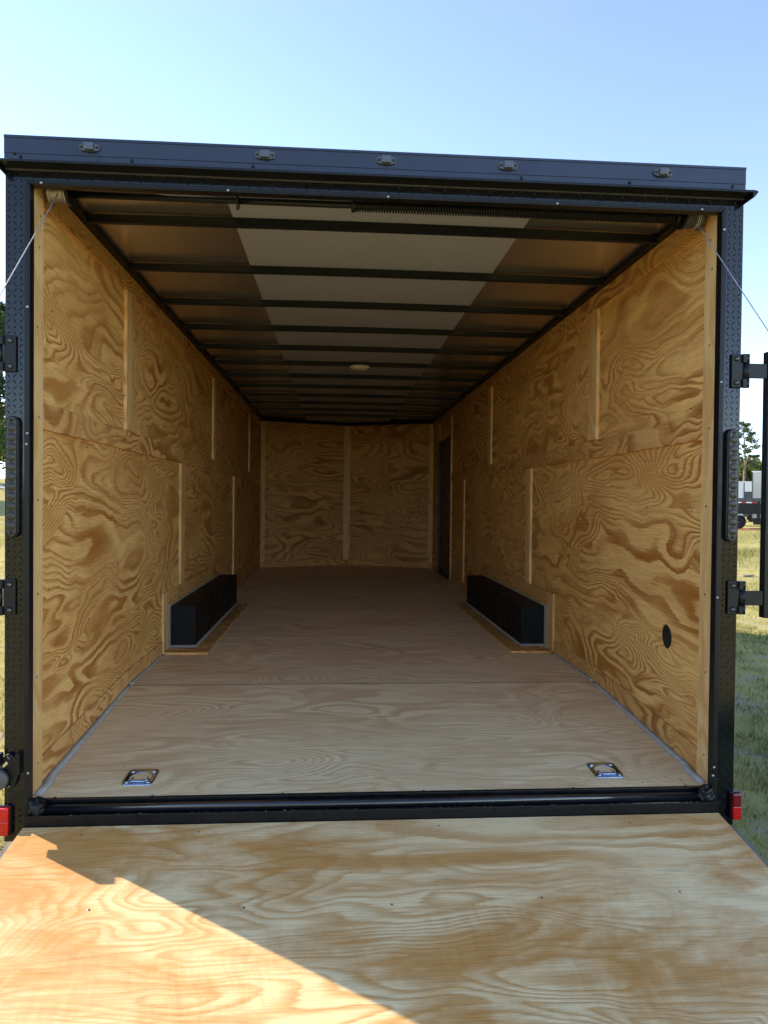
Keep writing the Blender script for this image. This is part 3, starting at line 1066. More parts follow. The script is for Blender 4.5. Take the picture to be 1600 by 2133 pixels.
for x, z in ((-1.255, 2.108), (-1.235, 2.098), (-0.87, 2.099), (-0.465, 2.098), (0.47, 2.098), (0.86, 2.098), (1.24, 2.100)):
    MB().lathe([(0.006, 0), (0.0055, 0.003), (0.002, 0.0045)], (x, -0.0399, z), 'y', 10).build('screw', 'black', fascia)
# lap joint in the fascia
bx('lap_joint', 'fascia', fascia, -0.984, -0.980, -0.0428, -0.0418, 2.085, 2.1600)
# roof sealant blobs just over the top edge
mb = MB()
rr = random.Random(2)
for k in range(9):
    x = -1.15 + k * 0.28 + rr.uniform(-.05, .05)
    mb.lathe([(0.05, 0.0), (0.04, 0.003), (0.02, 0.0045)], (x, -0.010 + 0.03, 2.1686), (Vector((1.3, 0, 0)), Vector((0, 0.5, 0)), Vector((0, 0, 1))), 10)
tag(mb.build('roof_sealant', 'caulk', fascia), None, None, None, 'stuff')


def marker_light(x):
    z = 2.136
    seg = 24
    base = []
    for k in range(seg):
        t = 2 * math.pi * k / seg
        c, s_ = math.cos(t), math.sin(t)
        base.append((x + 0.034 * math.copysign(abs(c) ** 0.55, c), z + 0.0135 * math.copysign(abs(s_) ** 0.7, s_)))
    body = MB().prism(base, 'y', -0.0418, -0.0485).build('marker_light', 'marker_lens', trailer, 0.0015)
    d = MB()
    d.prism([(x - 0.016, z - 0.0125), (x + 0.016, z - 0.0125), (x + 0.016, z + 0.0125), (x - 0.016, z + 0.0125)], 'y', -0.0487, -0.0615)
    d.build('lens', 'marker_lens', body, 0.004)
    for s in (-1, 1):
        MB().lathe([(0.0052, 0), (0.0048, 0.002), (0.002, 0.0035)], (x + s * 0.0265, -0.0486, z), 'y', 10).build('screw', 'screw_dark', body)


for x in (-1.008, -0.424, -0.009, 0.419, 0.978):
    marker_light(x)


# upright LED bars on the posts
def light_bar(x):
    z0, z1, hw = 0.822, 1.232, 0.0225
    out = []
    seg = 10
    for k in range(seg + 1):
        t = math.pi * k / seg
        out.append((x + hw * math.cos(t), z1 - hw + hw * math.sin(t)))
    for k in range(seg + 1):
        t = math.pi + math.pi * k / seg
        out.append((x + hw * math.cos(t), z0 + hw + hw * math.sin(t)))
    body = MB().prism(out, 'y', -0.0315, -0.047).build('light_bar', 'black', trailer, 0.003)
    inn = [(x + (u - x) * 0.72, 1.027 + (v - 1.027) * 0.985) for u, v in out]
    MB().prism(inn, 'y', -0.0472, -0.0505).build('lens_strip', 'smoke_lens', body, 0.0015)
    for k in range(11):
        z = 0.862 + k * 0.033
        MB().lathe([(0.0152, 0.0), (0.0140, 0.0012), (0.0105, 0.0026), (0.005, 0.0034), (0.001, 0.0037)], (x, -0.0506, z), 'y', 16).build('lens', 'smoke_lens', body)
    for z in (0.838, 1.216):
        MB().lathe([(0.006, 0), (0.0055, 0.002), (0.002, 0.003)], (x, -0.0506, z), 'y', 10).build('screw', 'black', body)


light_bar(-1.259)
light_bar(1.256)


# red tail lamps
def tail_lamp(x0, x1, upper):
    body = bx('tail_lamp', 'black', trailer, x0 - 0.004, x1 + 0.004, -0.043, -0.0315, -0.188, -0.088, 0.002)
    bx('lens', upper, body, x0, x1, -0.0585, -0.0432, -0.136, -0.092, 0.003)
    bx('lens', 'red_lens', body, x0, x1, -0.0585, -0.0432, -0.184, -0.1365, 0.003)


tail_lamp(-1.300, -1.264, 'red_lens')
tail_lamp(1.274, 1.304, 'dark_red_lens')


# hinge leaves, straps and swing bar beside the posts
def hinge_set(s):
    bar = bx('swing_bar', 'black', trailer, s * 1.379, s * 1.421, -0.052, -0.020, 0.547, 1.512, 0.002)
    for zc in (1.441, 0.620):
        leaf = bx('hinge_leaf', 'black', trailer, s * 1.2495, s * 1.2900, -0.0395, -0.0316, zc - 0.061, zc + 0.061, 0.003)
        for zz in (zc - 0.043, zc + 0.043):
            MB().lathe([(0.0095, 0), (0.0095, 0.002), (0.0075, 0.006), (0.003, 0.0078)], (s * 1.268, -0.0396, zz), 'y', 14).build('bolt', 'steel', leaf)
        for a, b in ((zc + 0.030, zc + 0.060), (zc - 0.060, zc - 0.030)):
            k = MB().lathe([(0.0125, 0), (0.0125, b - a)], (s * 1.3045, -0.036, a), 'z', 16)
            k.box(s * 1.288, s * 1.3045, -0.0480, -0.0400, a, b)
            k.build('knuckle', 'black', leaf)
        k = MB().lathe([(0.0120, 0), (0.0120, 0.0585)], (s * 1.3045, -0.036, zc - 0.0293), 'z', 16)
        k.build('knuckle', 'black', leaf)
        st = MB().box(s * 1.3100, s * 1.3787, -0.0470, -0.0395, zc - 0.027, zc + 0.026)
        st.build('strap', 'black', bar, 0.0015)


hinge_set(-1)
hinge_set(1)

# cam lock on the left post
lock = MB()
out = []
for k in range(28):
    t = 2 * math.pi * k / 28
    out.append((-1.268 + 0.030 * math.cos(t), 0.028 + 0.062 * math.sin(t)))
lock.prism(out, 'y', -0.0318, -0.046)
lock = lock.build('cam_lock', 'black', trailer, 0.004)
for zz in (0.076, -0.020):
    MB().lathe([(0.007, 0), (0.0065, 0.004), (0.003, 0.006)], (-1.266, -0.0462, zz), 'y', 12).build('bolt', 'steel', lock)
MB().add([(-1.312, -0.050, 0.034), (-1.272, -0.050, 0.066), (-1.268, -0.050, 0.058), (-1.312, -0.050, 0.014),
          (-1.312, -0.0465, 0.034), (-1.272, -0.0465, 0.066), (-1.268, -0.0465, 0.058), (-1.312, -0.0465, 0.014)],
         [(0, 1, 2, 3), (4, 7, 6, 5), (0, 4, 5, 1), (1, 5, 6, 2), (2, 6, 7, 3), (3, 7, 4, 0)]).build('clasp', 'chrome', lock, 0.0008)
MB().lathe([(0.032, 0.0), (0.034, 0.006), (0.034, 0.016), (0.030, 0.019)], (-1.296, -0.0505, 0.008), 'y', 28).build('lock_disc', 'dark_trim', lock)
bx('keeper', 'black', lock, -1.2455, -1.230, -0.052, -0.0318, 0.02, 0.092, 0.002)
bx('lock_shadow_block', 'black', lock, -1.336, -1.2895, -0.064, -0.0318, -0.012, 0.094, 0.003)  # solid block shaped to cast the lock's notch in the ramp shadow

# ------------------------------------------------------------------ sill and ramp hinge
sill = MB()
sill.box(-1.2, 1.2, -0.016, -0.0005, -0.135, -0.0795)        # floor end angle
sill.box(-1.2055, 1.2055, -0.068, -0.0165, -0.2, -0.1175)       # rear cross member
sill.box(-1.2055, 1.2055, -0.0685, -0.062, -0.1174, -0.1135)    # raised lip
sill.box(-1.21, 1.21, -0.0715, -0.0687, -0.152, -0.1132)
sill = sill.build('sill', 'sill', trailer, 0.0016)
MB().tube([(-1.15, -0.0365, -0.1035), (1.15, -0.0365, -0.1035)], 0.0160, 20).build('hinge_tube', 'sill_tube', sill)
for x in (-1.13, -0.8, -0.35, 0.15, 0.7, 1.12):
    MB().lathe([(0.006, 0), (0.0055, 0.003), (0.002, 0.0045)], (x, -0.008, -0.0794), 'z', 10).build('screw', 'black', sill)
# crumpled black plastic at both ends
for s in (-1, 1):
    bm = bmesh.new()
    bmesh.ops.create_icosphere(bm, subdivisions=4, radius=1)
    rr = np.random.default_rng(4 + s)
    ph = rr.uniform(0, 6, (7, 3))
    for v in bm.verts:
        k = 0
        for j in range(7):
            dv = Vector(np.cos(ph[j])).normalized()
            k += abs(math.sin(4.2 * v.co.dot(dv) + ph[j][0])) * 0.10
        v.co = v.co * (0.72 + k)
        v.co = Vector((v.co.x * 0.026, v.co.y * 0.026, v.co.z * 0.030))
    me = bpy.data.meshes.new('end_wrap')
    bm.to_mesh(me)
    bm.free()
    link('end_wrap', me, 'bag', sill, Matrix.Translation((s * 1.176, -0.040, -0.097)))
# sawdust lying on the sill
vs, fs = [], []
rr = np.random.default_rng(8)
for i in range(620):
    if i < 330:
        x, y = rr.normal(0.99, 0.07), -0.056 + rr.normal(0, 0.006)
    else:
        x, y = rr.uniform(-1.12, 1.15), -0.058 + rr.normal(0, 0.004)
    x = min(max(x, -1.13), 1.14)
    z = -0.1172 if -0.062 < y < -0.055 else -0.1130
    y = min(max(y, -0.067), -0.0555)
    if y < -0.0618:
        z = -0.1132
    else:
        z = -0.1172
    s_ = rr.uniform(0.0008, 0.0028)
    a = rr.uniform(0, 6.28)
    k = len(vs)
    for j in range(3):
        vs.append((x + s_ * math.cos(a + j * 2.1), y + s_ * 0.6 * math.sin(a + j * 2.1), z + 0.0002))
    vs.append((x, y, z + s_ * 0.6))
    fs += [(k, k + 1, k + 3), (k + 1, k + 2, k + 3), (k + 2, k, k + 3), (k, k + 2, k + 1)]
me = bpy.data.meshes.new('sawdust')
me.from_pydata(vs, [], fs)
tag(link('sawdust', me, 'dust'), 'pale sawdust crumbs scattered along the black rear sill', 'sawdust', None, 'stuff')

# dark crumbs on the rear floor
vs, fs = [], []
for i in range(90):
    x, y = (rr.normal(0.95, 0.16), abs(rr.normal(0.03, 0.06)) + 0.01) if i < 50 else (rr.uniform(-1.1, 1.1), rr.uniform(0.01, 1.0))
    x = min(max(x, -1.15), 1.13)
    z = fz(y)
    s_ = rr.uniform(0.001, 0.0032)
    a = rr.uniform(0, 6.28)
    k = len(vs)
    for j in range(4):
        vs.append((x + s_ * math.cos(a + j * 1.57) * (1.6 if j % 2 else 0.8), y + s_ * math.sin(a + j * 1.57), z + 0.0003))
    vs.append((x, y, z + s_ * 0.5))
    fs += [(k + j, k + (j + 1) % 4, k + 4) for j in range(4)] + [(k + 3, k + 2, k + 1, k)]
me = bpy.data.meshes.new('dirt_crumbs')
me.from_pydata(vs, [], fs)
tag(link('dirt_crumbs', me, 'screw_dark'), 'dark dirt crumbs scattered on the plywood floor by the rear sill', 'dirt', None, 'stuff')

# ramp door
RA = R(8.8)
RY, RZ, RLEN = -0.0765, -0.1475, 2.05
rd = Vector((0, -math.cos(RA), -math.sin(RA)))      # down the ramp
rn = Vector((0, -math.sin(RA), math.cos(RA)))
r0 = Vector((0, RY, RZ))
fr_ = MB()


def ramp_box(mb, x0, x1, t0, t1, h0, h1):
    P = lambda x, t, h: Vector((x, 0, 0)) + r0 + rd * t + rn * h
    vs = [P(x, t, h) for h in (h0, h1) for (x, t) in ((x0, t0), (x1, t0), (x1, t1), (x0, t1))]
    return mb.add(vs, [(0, 3, 2, 1), (4, 5, 6, 7), (0, 1, 5, 4), (1, 2, 6, 5), (2, 3, 7, 6), (3, 0, 4, 7)])


for s in (-1, 1):
    ramp_box(fr_, min(s * 1.18, s * 1.236), max(s * 1.18, s * 1.236), 0.045, RLEN, -0.072, -0.0205)
for k in range(5):
    t = 0.06 + k * 0.48
    ramp_box(fr_, -1.1795, 1.1795, t, t + 0.04, -0.068, -0.0205)
ramp_box(fr_, -1.235, 1.235, 0.05, RLEN, -0.078, -0.0735)
ramp = fr_.build('ramp_door', 'alu', trailer)
# plywood on it, seen from above: U = +x, V must give U x V = rn -> V = -rd
sheet('plywood_panel', 'ramp_ply', ramp, r0 + rd * 1.20 + Vector((-1.208, 0, 0)), (1, 0, 0), -rd, rect(2.416, 1.20), 0.020, None, 0.0015)
sheet('plywood_panel', 'ramp_ply', ramp, r0 + rd * RLEN + Vector((-1.208, 0, 0)), (1, 0, 0), -rd, rect(2.416, RLEN - 1.202), 0.020, None, 0.0015)
for x, t in ((-0.86, 0.395), (-0.425, 0.405), (0.0, 0.41), (0.445, 0.40), (0.87, 0.392), (-1.0, 0.05), (-0.62, 0.045), (0.19, 0.04), (0.42, 0.885), (1.0, 0.83), (0.86, 0.05), (-0.3, 0.9)):
    q = r0 + rd * t + Vector((x, 0, 0)) + rn * 0.0003
    MB().lathe([(0.0042, 0), (0.0038, 0.0008), (0.002, 0.0012)], q, (Vector((1, 0, 0)), -rd, rn), 10).build('screw', 'screw', ramp)
# flap at the foot of the ramp
q0 = r0 + rd * (RLEN + 0.012) + rn * -0.02
fl = MB()
q1 = Vector((0, q0.y - 0.32, GZ + 0.014))
fl.add([(-1.2, q0.y, q0.z - .012), (1.2, q0.y, q0.z - .012), (1.2, q1.y, q1.z - .008), (-1.2, q1.y, q1.z - .008),
        (-1.2, q0.y, q0.z), (1.2, q0.y, q0.z), (1.2, q1.y, q1.z), (-1.2, q1.y, q1.z)],
       [(0, 3, 2, 1), (4, 5, 6, 7), (0, 1, 5, 4), (1, 2, 6, 5), (2, 3, 7, 6), (3, 0, 4, 7)])
fl.build('ramp_flap', 'ramp_ply', ramp)

# ------------------------------------------------------------------ ramp spring, drums and cables
sp = MB()
turns, seg = 118, 10
x0, x1, rad = -0.112, 1.088, 0.0195
pts = [(x0 + (x1 - x0) * k / (turns * seg), 0.098 + rad * math.cos(2 * math.pi * k / seg), 2.038 + rad * math.sin(2 * math.pi * k / seg)) for k in range(turns * seg + 1)]
spring = sp.tube(pts, 0.0042, 5).build('torsion_spring', 'black', trailer)
MB().tube([(-1.196, 0.098, 2.038), (1.196, 0.098, 2.038)], 0.0125, 14).build('shaft', 'black', spring)
for xx in (-0.125, 1.098):
    MB().lathe([(0.024, 0), (0.027, 0.006), (0.024, 0.016), (0.016, 0.02)], (xx, 0.098, 2.038), 'x', 18).build('spring_cone', 'black', spring)
br = MB()
br.prism([(0.036, 2.052), (0.11, 2.052), (0.112, 2.015), (0.06, 1.988)], 'x', -0.535, -0.529)
br.build('centre_bracket', 'black', spring)
# plates carrying the shaft ends
for s in (-1, 1):
    prof = [(0.046, 0.0), (0.046, 0.006), (0.037, 0.008)]
    for k in range(9):
        prof += [(0.0370, 0.009 + k * 0.005), (0.0400, 0.0105 + k * 0.005), (0.0370, 0.0125 + k * 0.005)]
    prof += [(0.044, 0.056), (0.044, 0.061)]
    dr = MB().lathe(prof, (s * 1.192, 0.098, 2.042), (Vector((0, 1, 0)), Vector((0, 0, 1)), Vector((-s, 0, 0))), 30).build('cable_drum', 'spool' if s < 0 else 'dark_trim', trailer)
    if s > 0:
        for dx in (0.012, 0.020):
            MB().tube([(s * (1.192 - dx), 0.098 + 0.0412 * math.cos(t), 2.044 + 0.0412 * math.sin(t)) for t in np.linspace(0, 2 * math.pi, 33)], 0.0018, 5, False).build('cable_wrap', 'cable', dr)
    bk = MB().prism([(0.04, 2.085), (0.155, 2.085), (0.155, 2.02), (0.11, 1.998), (0.085, 1.998), (0.04, 2.03)], 'x', s * 1.118, s * 1.124).build('drum_bracket', 'black', dr, 0.001)
    # cable to the foot of the ramp
    a = Vector((s * 1.152, 0.062, 2.022))
    b = r0 + rd * (RLEN - 0.06) + Vector((s * 1.222, 0, 0)) + rn * -0.01
    MB().tube([a, a.lerp(b, 0.5), b], 0.0017, 8).build('lift_cable', 'cable', trailer)

# running gear, mostly hidden below
for s in (-1, 1):
    for yy in (2.62, 3.44):
        rr_ = 0.335
        zc = GZ + rr_
        prof = [(0.20, -0.08), (0.30, -0.095), (0.325, -0.085), (rr_, -0.06), (rr_, 0.06), (0.325, 0.085), (0.30, 0.095), (0.20, 0.08)]
        xc = s * 1.175
        wh = MB().lathe(prof, (xc, yy, zc), 'x', 32).build('wheel', 'rubber', trailer)
        MB().lathe([(0.195, -0.07), (0.195, 0.07), (0.16, 0.082), (0.06, 0.075), (0.05, 0.1)] if s > 0 else [(0.05, -0.1), (0.06, -0.075), (0.16, -0.082), (0.195, -0.07), (0.195, 0.07)], (xc, yy, zc), 'x', 28).build('rim', 'black', wh)
        bx('axle', 'black', wh, min(0.02 * s, s * 1.09), max(0.02 * s, s * 1.09), yy - 0.03, yy + 0.03, zc - 0.03, zc + 0.03)
jack = MB().tube([(0, NOSE + 0.9, GZ + 0.0), (0, NOSE + 0.9, GZ + 0.75)], 0.035, 12)
jack.tube([(-0.7, NOSE - 0.2, -0.18), (0, NOSE + 1.1, -0.18)], 0.04, 8)
jack.tube([(0.7, NOSE - 0.2, -0.18), (0, NOSE + 1.1, -0.18)], 0.04, 8)
jack.build('tongue', 'black', trailer)


# ------------------------------------------------------------------ vegetation
def leaf_mat(name, cols, trans=0.35):
    g = N(name)
    at = g.node('Attribute', attribute_name='tint')
    c = g.ramp(at.outputs['Fac'], [(i / (len(cols) - 1), c) for i, c in enumerate(cols)])
    g.set(Base_Color=c, Roughness=0.6)
    g.b.inputs['Specular IOR Level'].default_value = 0.25
    tr = g.node('BsdfTranslucent')
    g.put(tr.inputs[0], c)
    mx = g.node('MixShader')
    mx.inputs[0].default_value = trans
    out = g.t.nodes['Material Output']
    g.t.links.new(g.b.outputs[0], mx.inputs[1])
    g.t.links.new(tr.outputs[0], mx.inputs[2])
    g.t.links.new(mx.outputs[0], out.inputs[0])
    return g.m


M['grass_blade'] = leaf_mat('grass blades', [(0.08, 0.12, 0.025), (0.16, 0.19, 0.045), (0.30, 0.29, 0.10), (0.50, 0.44, 0.24)], 0.45)
M['leaf_spring'] = leaf_mat('spring leaves', [(0.06, 0.10, 0.018), (0.12, 0.17, 0.03), (0.20, 0.24, 0.05)])
M['leaf_dark'] = leaf_mat('dark leaves', [(0.02, 0.045, 0.012), (0.045, 0.08, 0.02), (0.09, 0.13, 0.03)])
M['leaf_dry'] = leaf_mat('olive leaves', [(0.07, 0.075, 0.025), (0.14, 0.13, 0.05), (0.22, 0.18, 0.08)])
M['needle'] = leaf_mat('pine needles', [(0.018, 0.040, 0.014), (0.04, 0.07, 0.022), (0.08, 0.11, 0.035)], 0.2)
M['needle_haze'] = leaf_mat('haze tinted pine needles', [(0.05, 0.085, 0.04), (0.09, 0.13, 0.06), (0.15, 0.18, 0.08)], 0.3)  # distance haze lightened into the needle colour
g = N('bark')
p = g.obj()
n = g.noise(g.vec('MULTIPLY', p, (6, 6, 1.4)), 1.5, 6.0, 0.7)
g.set(Base_Color=g.ramp(n, [(0.3, (0.10, 0.075, 0.055)), (0.7, (0.30, 0.24, 0.19))]), Roughness=0.9)
g.bump(n, 0.7, 0.03)
M['bark'] = g.m


def leaf_mesh(name, pts, size, nvar, tint, flat=0.0):
    """one quad (bent card pair) per point, many small faces"""
    n = len(pts)
    d = rng.normal(size=(n, 3))
    d[:, 2] *= (1 - flat)
    d /= np.linalg.norm(d, axis=1)[:, None]
    e = rng.normal(size=(n, 3))
    e -= d * (e * d).sum(1)[:, None]
    e /= np.linalg.norm(e, axis=1)[:, None]
    s = size * rng.uniform(1 - nvar, 1 + nvar, n)[:, None]
    vs = np.stack([pts - d * s, pts + e * s * 0.42, pts + d * s, pts - e * s * 0.42], 1).reshape(-1, 3)
    me = bpy.data.meshes.new(name)
    me.vertices.add(4 * n)
    me.vertices.foreach_set('co', vs.ravel())
    me.loops.add(4 * n)
    me.loops.foreach_set('vertex_index', np.arange(4 * n, dtype=np.int32))
    me.polygons.add(n)
    me.polygons.foreach_set('loop_start', np.arange(0, 4 * n, 4, dtype=np.int32))
    a = me.attributes.new('tint', 'FLOAT', 'POINT')
    a.data.foreach_set('value', np.repeat(np.clip(tint, 0, 1), 4).astype(np.float32))
    me.update()
    return me


def tree(name, label, x, y, h, spread, leafmat, kind='leafy', n=5000, size=0.22, group='trees beyond the field', seed=1):
    global rng
    rng = np.random.default_rng(seed)
    rr = random.Random(seed)
    z0 = float(ground_z(x, y)) - 0.05
    root = empty(name, (x, y, z0))
    tag(root, label, 'tree', group)
    tr = MB()
    lean = Vector((rr.uniform(-.03, .03), rr.uniform(-.03, .03), 1))
    r0_ = h * (0.016 if kind == 'pine' else 0.022)
    top = 0.97 if kind == 'pine' else 0.75
    path = [Vector((x, y, z0)) + lean * (h * top * k / 7) + Vector((math.sin(k * 1.3 + seed) * 0.02 * h * .3, math.cos(k * 1.7 + seed) * 0.02 * h * .3, 0)) for k in range(8)]
    tr.tube(path, [r0_ * (1.25 if k == 0 else 1 - 0.11 * k) for k in range(8)], 9)
    centres = []
    if kind == 'pine':
        nb = 26
        for k in range(nb):
            t = 0.52 + 0.46 * k / nb
            base = path[0] + (path[7] - path[0]) * t
            ang = k * 2.4 + rr.uniform(-.5, .5)
            ln = spread * (1.1 - 0.75 * (k / nb)) * rr.uniform(0.45, 1.0)
            tip = base + Vector((math.cos(ang) * ln, math.sin(ang) * ln, ln * rr.uniform(0.0, 0.35)))
            tr.tube([base, base.lerp(tip, .5) + Vector((0, 0, .06 * ln)), tip], [r0_ * .28, r0_ * .18, r0_ * .06], 5)
            for q in (0.6, 0.85, 1.0):
                centres.append((base.lerp(tip, q), spread * rr.uniform(0.16, 0.30)))
        flat = 0.62
    else:
        nb = 20
        for k in range(nb):
            t = 0.22 + 0.75 * k / nb
            base = path[0] + (path[7] - path[0]) * min(t, 1)
            ang = k * 2.4 + rr.uniform(-.6, .6)
            ln = spread * (0.65 + 0.5 * math.sin(math.pi * min(1, k / nb + .12))) * rr.uniform(0.5, 1.0)
            tip = base + Vector((math.cos(ang) * ln, math.sin(ang) * ln, ln * rr.uniform(0.25, 0.9)))
            tr.tube([base, base.lerp(tip, .5), tip], [r0_ * .4, r0_ * .25, r0_ * .07], 5)
            for q in (0.45, 0.7, 0.9, 1.05):
                centres.append((base.lerp(tip, q) + Vector((rr.gauss(0, .1), rr.gauss(0, .1), rr.gauss(0, .1))) * spread, spread * rr.uniform(0.18, 0.36)))
        flat = 0.85
    tr.build('trunk', 'bark', root)
    cc = np.array([tuple(c[0]) for c in centres])
    cr = np.array([c[1] for c in centres])
    idx = rng.integers(0, len(cc), n)
    off = rng.normal(size=(n, 3))
    off /= np.linalg.norm(off, axis=1)[:, None]
    off *= (rng.uniform(0, 1, n) ** 0.45)[:, None]
    off[:, 2] *= flat
    pts = cc[idx] + off * cr[idx][:, None]
    clump = rng.uniform(0.15, 0.75, len(cc))
    tint = clump[idx] + rng.normal(0, 0.16, n)
    me = leaf_mesh('crown', pts, size, 0.4, tint)
    link('crown', me, leafmat, root)


# right of the trailer, far edge of the field
T = [
    ('pine_tree', 'tall thin pine with bare trunk and flat sparse crown beyond the parked flatbed', 64.2, 104, 15.4, 2.6, 'needle_haze', 'pine', 5200, 0.15, 21),
    ('leafy_tree', 'bright spring green tree just right of the tall thin pine', 67.6, 109, 10.4, 3.0, 'leaf_spring', 'leafy', 6500, 0.28, 22),
    ('leafy_tree', 'olive brown half bare tree behind the thin pine trunk', 66.0, 113, 9.4, 3.6, 'leaf_dry', 'leafy', 6000, 0.28, 23),
    ('leafy_tree', 'low olive tree left of the thin pine trunk', 63.2, 108, 7.4, 3.4, 'leaf_dry', 'leafy', 5000, 0.26, 24),
    ('leafy_tree', 'small green tree below the tall thin pine, over the white trailers', 62.0, 99, 4.6, 2.8, 'leaf_spring', 'leafy', 4200, 0.22, 25),
    ('leafy_tree', 'broad olive tree behind the bright spring green one, over the cream trailer', 71.0, 118, 11.6, 3.8, 'leaf_dry', 'leafy', 6500, 0.26, 38),
    ('leafy_tree', 'dark green tree behind the tall thin pine, filling the gap beside the swing bar', 68.8, 115, 9.8, 3.6, 'leaf_dark', 'leafy', 6500, 0.26, 39),
    ('pine_tree', 'full crowned pine standing well right of the spring green tree', 88, 108, 14.0, 3.8, 'needle', 'pine', 4200, 0.28, 26),
    ('leafy_tree', 'wide dark tree at the right end of the far tree line', 98, 104, 10.5, 4.5, 'leaf_dark', 'leafy', 5500, 0.3, 27),
    ('leafy_tree', 'olive tree between the two pines on the right', 82, 117, 11.5, 4.2, 'leaf_dry', 'leafy', 5500, 0.3, 28),
    ('leafy_tree', 'tall grey green tree at the left picture edge beside the hinge', -22.3, 40, 15.4, 3.6, 'leaf_dark', 'leafy', 9500, 0.2, 33),
    ('leafy_tree', 'yellow green tree at the left picture edge below the grey green one', -27.5, 50, 8.6, 3.4, 'leaf_spring', 'leafy', 7000, 0.22, 34),
    ('leafy_tree', 'dark tree standing left of the picture edge', -36, 52, 12.5, 4.4, 'leaf_dark', 'leafy', 6500, 0.26, 35),
    ('pine_tree', 'tall pine standing outside the left picture edge', -31, 64, 18.0, 4.0, 'needle', 'pine', 4200, 0.28, 36),
    ('leafy_tree', 'dark hedge tree by the road at the left edge', -38, 76, 7.0, 4.8, 'leaf_dark', 'leafy', 6000, 0.28, 37),
]
for nm, lab, x, y, h, spd, lm_, kind, n_, sz, sd_ in T:
    tree(nm, lab, x, y, h, spd, lm_, kind, n_, sz, 'trees around the field', sd_)


# the rest of the far tree line, which the trailer hides from the photograph's camera
for k, (x, y, h, lm_, kind) in enumerate(((48, 116, 10.5, 'leaf_dark', 'leafy'), (38, 112, 8.5, 'leaf_spring', 'leafy'), (29, 121, 15.0, 'needle', 'pine'),
                                          (20, 116, 9.5, 'leaf_dry', 'leafy'), (10, 122, 14.0, 'needle', 'pine'), (1, 118, 10.0, 'leaf_dark', 'leafy'),
                                          (-10, 114, 8.8, 'leaf_dry', 'leafy'), (-20, 110, 11.0, 'leaf_dark', 'leafy'), (-31, 104, 13.5, 'needle', 'pine'))):
    tree('leafy_tree' if kind == 'leafy' else 'pine_tree', 'tree of the far tree line behind the trailer', x, y, h, 4.4 if kind == 'leafy' else 3.4, lm_, kind, 4200, 0.3, 'far tree line behind the trailer', 60 + k)


# grass blades near the trailer
def blades(name, label, boxes, size=(0.018, 0.055), dry=0.35, seed=3):
    r_ = np.random.default_rng(seed)
    P = []
    for x0, x1, y0, y1, n in boxes:
        P.append(np.stack([r_.uniform(x0, x1, n), r_.uniform(y0, y1, n)], 1))
    P = np.concatenate(P)
    patch = np.sin(P[:, 0] * 2.1 + 3 * np.sin(P[:, 1] * 0.9)) * np.sin(P[:, 1] * 1.7 + 2 * np.sin(P[:, 0] * 1.3))
    fine = np.sin(P[:, 0] * 9 + 4 * np.sin(P[:, 1] * 5)) * np.sin(P[:, 1] * 8 + 3 * np.sin(P[:, 0] * 6))
    keep = r_.uniform(0, 1, len(P)) < np.clip(0.45 + 0.35 * patch + 0.45 * fine, 0.04, 1)
    P, patch = P[keep], patch[keep]
    n = len(P)
    z = ground_z(P[:, 0], P[:, 1])
    base = np.stack([P[:, 0], P[:, 1], z - 0.003], 1)
    a = r_.uniform(0, 2 * math.pi, n)
    ln = r_.uniform(*size, n) * (1 + 0.35 * patch)
    wd = r_.uniform(0.0016, 0.0036, n)
    lean = r_.uniform(0.25, 1.5, n)
    side = np.stack([-np.sin(a), np.cos(a), np.zeros(n)], 1) * wd[:, None]
    out = np.stack([np.cos(a), np.sin(a), np.zeros(n)], 1)
    mid = base + out * (ln * lean * 0.35)[:, None] + np.array([0, 0, 1]) * (ln * 0.65)[:, None]
    tip = base + out * (ln * lean)[:, None] + np.array([0, 0, 1]) * (ln * 0.92)[:, None]
    vs = np.stack([base - side, base + side, mid + side * 0.8, mid - side * 0.8, tip], 1).reshape(-1, 3)
    k = np.arange(n) * 5
    loops = np.stack([k, k + 1, k + 2, k + 3, k + 3, k + 2, k + 4], 1).ravel()
    starts = np.stack([np.arange(n) * 7, np.arange(n) * 7 + 4], 1).ravel()
    me = bpy.data.meshes.new(name)
    me.vertices.add(5 * n)
    me.vertices.foreach_set('co', vs.ravel())
    me.loops.add(7 * n)
    me.loops.foreach_set('vertex_index', loops.astype(np.int32))
    me.polygons.add(2 * n)
    me.polygons.foreach_set('loop_start', starts.astype(np.int32))
    tint = np.clip(0.40 - 0.15 * patch + r_.normal(0, 0.18, n) + (r_.uniform(0, 1, n) < dry) * 0.5, 0, 1)
    at = me.attributes.new('tint', 'FLOAT', 'POINT')
    at.data.foreach_set('value', np.repeat(tint, 5).astype(np.float32))
    me.update()
    return tag(link(name, me, 'grass_blade'), label, 'grass', None, 'stuff')


blades('grass', 'short green and straw grass around the black trailer',
       [(1.36, 5.0, -2.2, 6.5, 110000), (5.0, 10.5, 1.0, 14.0, 70000), (-6.5, -1.36, -2.2, 7.0, 80000), (-12, -6.5, 1.0, 16.0, 26000)])
blades('tall_grass', 'taller yellow green grass tufts in front of the flatbed trailer',
       [(8.0, 15.5, 14.0, 21.0, 30000), (15.0, 25.0, 24.0, 38.0, 26000), (-19, -9, 14, 34, 26000)], (0.08, 0.20), 0.3, 5)

# weathered board lying in the grass
pb = MB()
pb.box(-0.15, 0.15, -0.09, 0.09, 0.0, 0.035)
pk = pb.build('wood_plank', 'plank', None, 0.004)
pk.matrix_basis = Matrix.Translation((8.78, 12.25, float(ground_z(8.78, 12.25)) + 0.028)) @ Matrix.Rotation(R(14), 4, 'Z') @ Matrix.Rotation(R(-3), 4, 'Y')
tag(pk, 'weathered grey board lying alone in the mown grass', 'board')


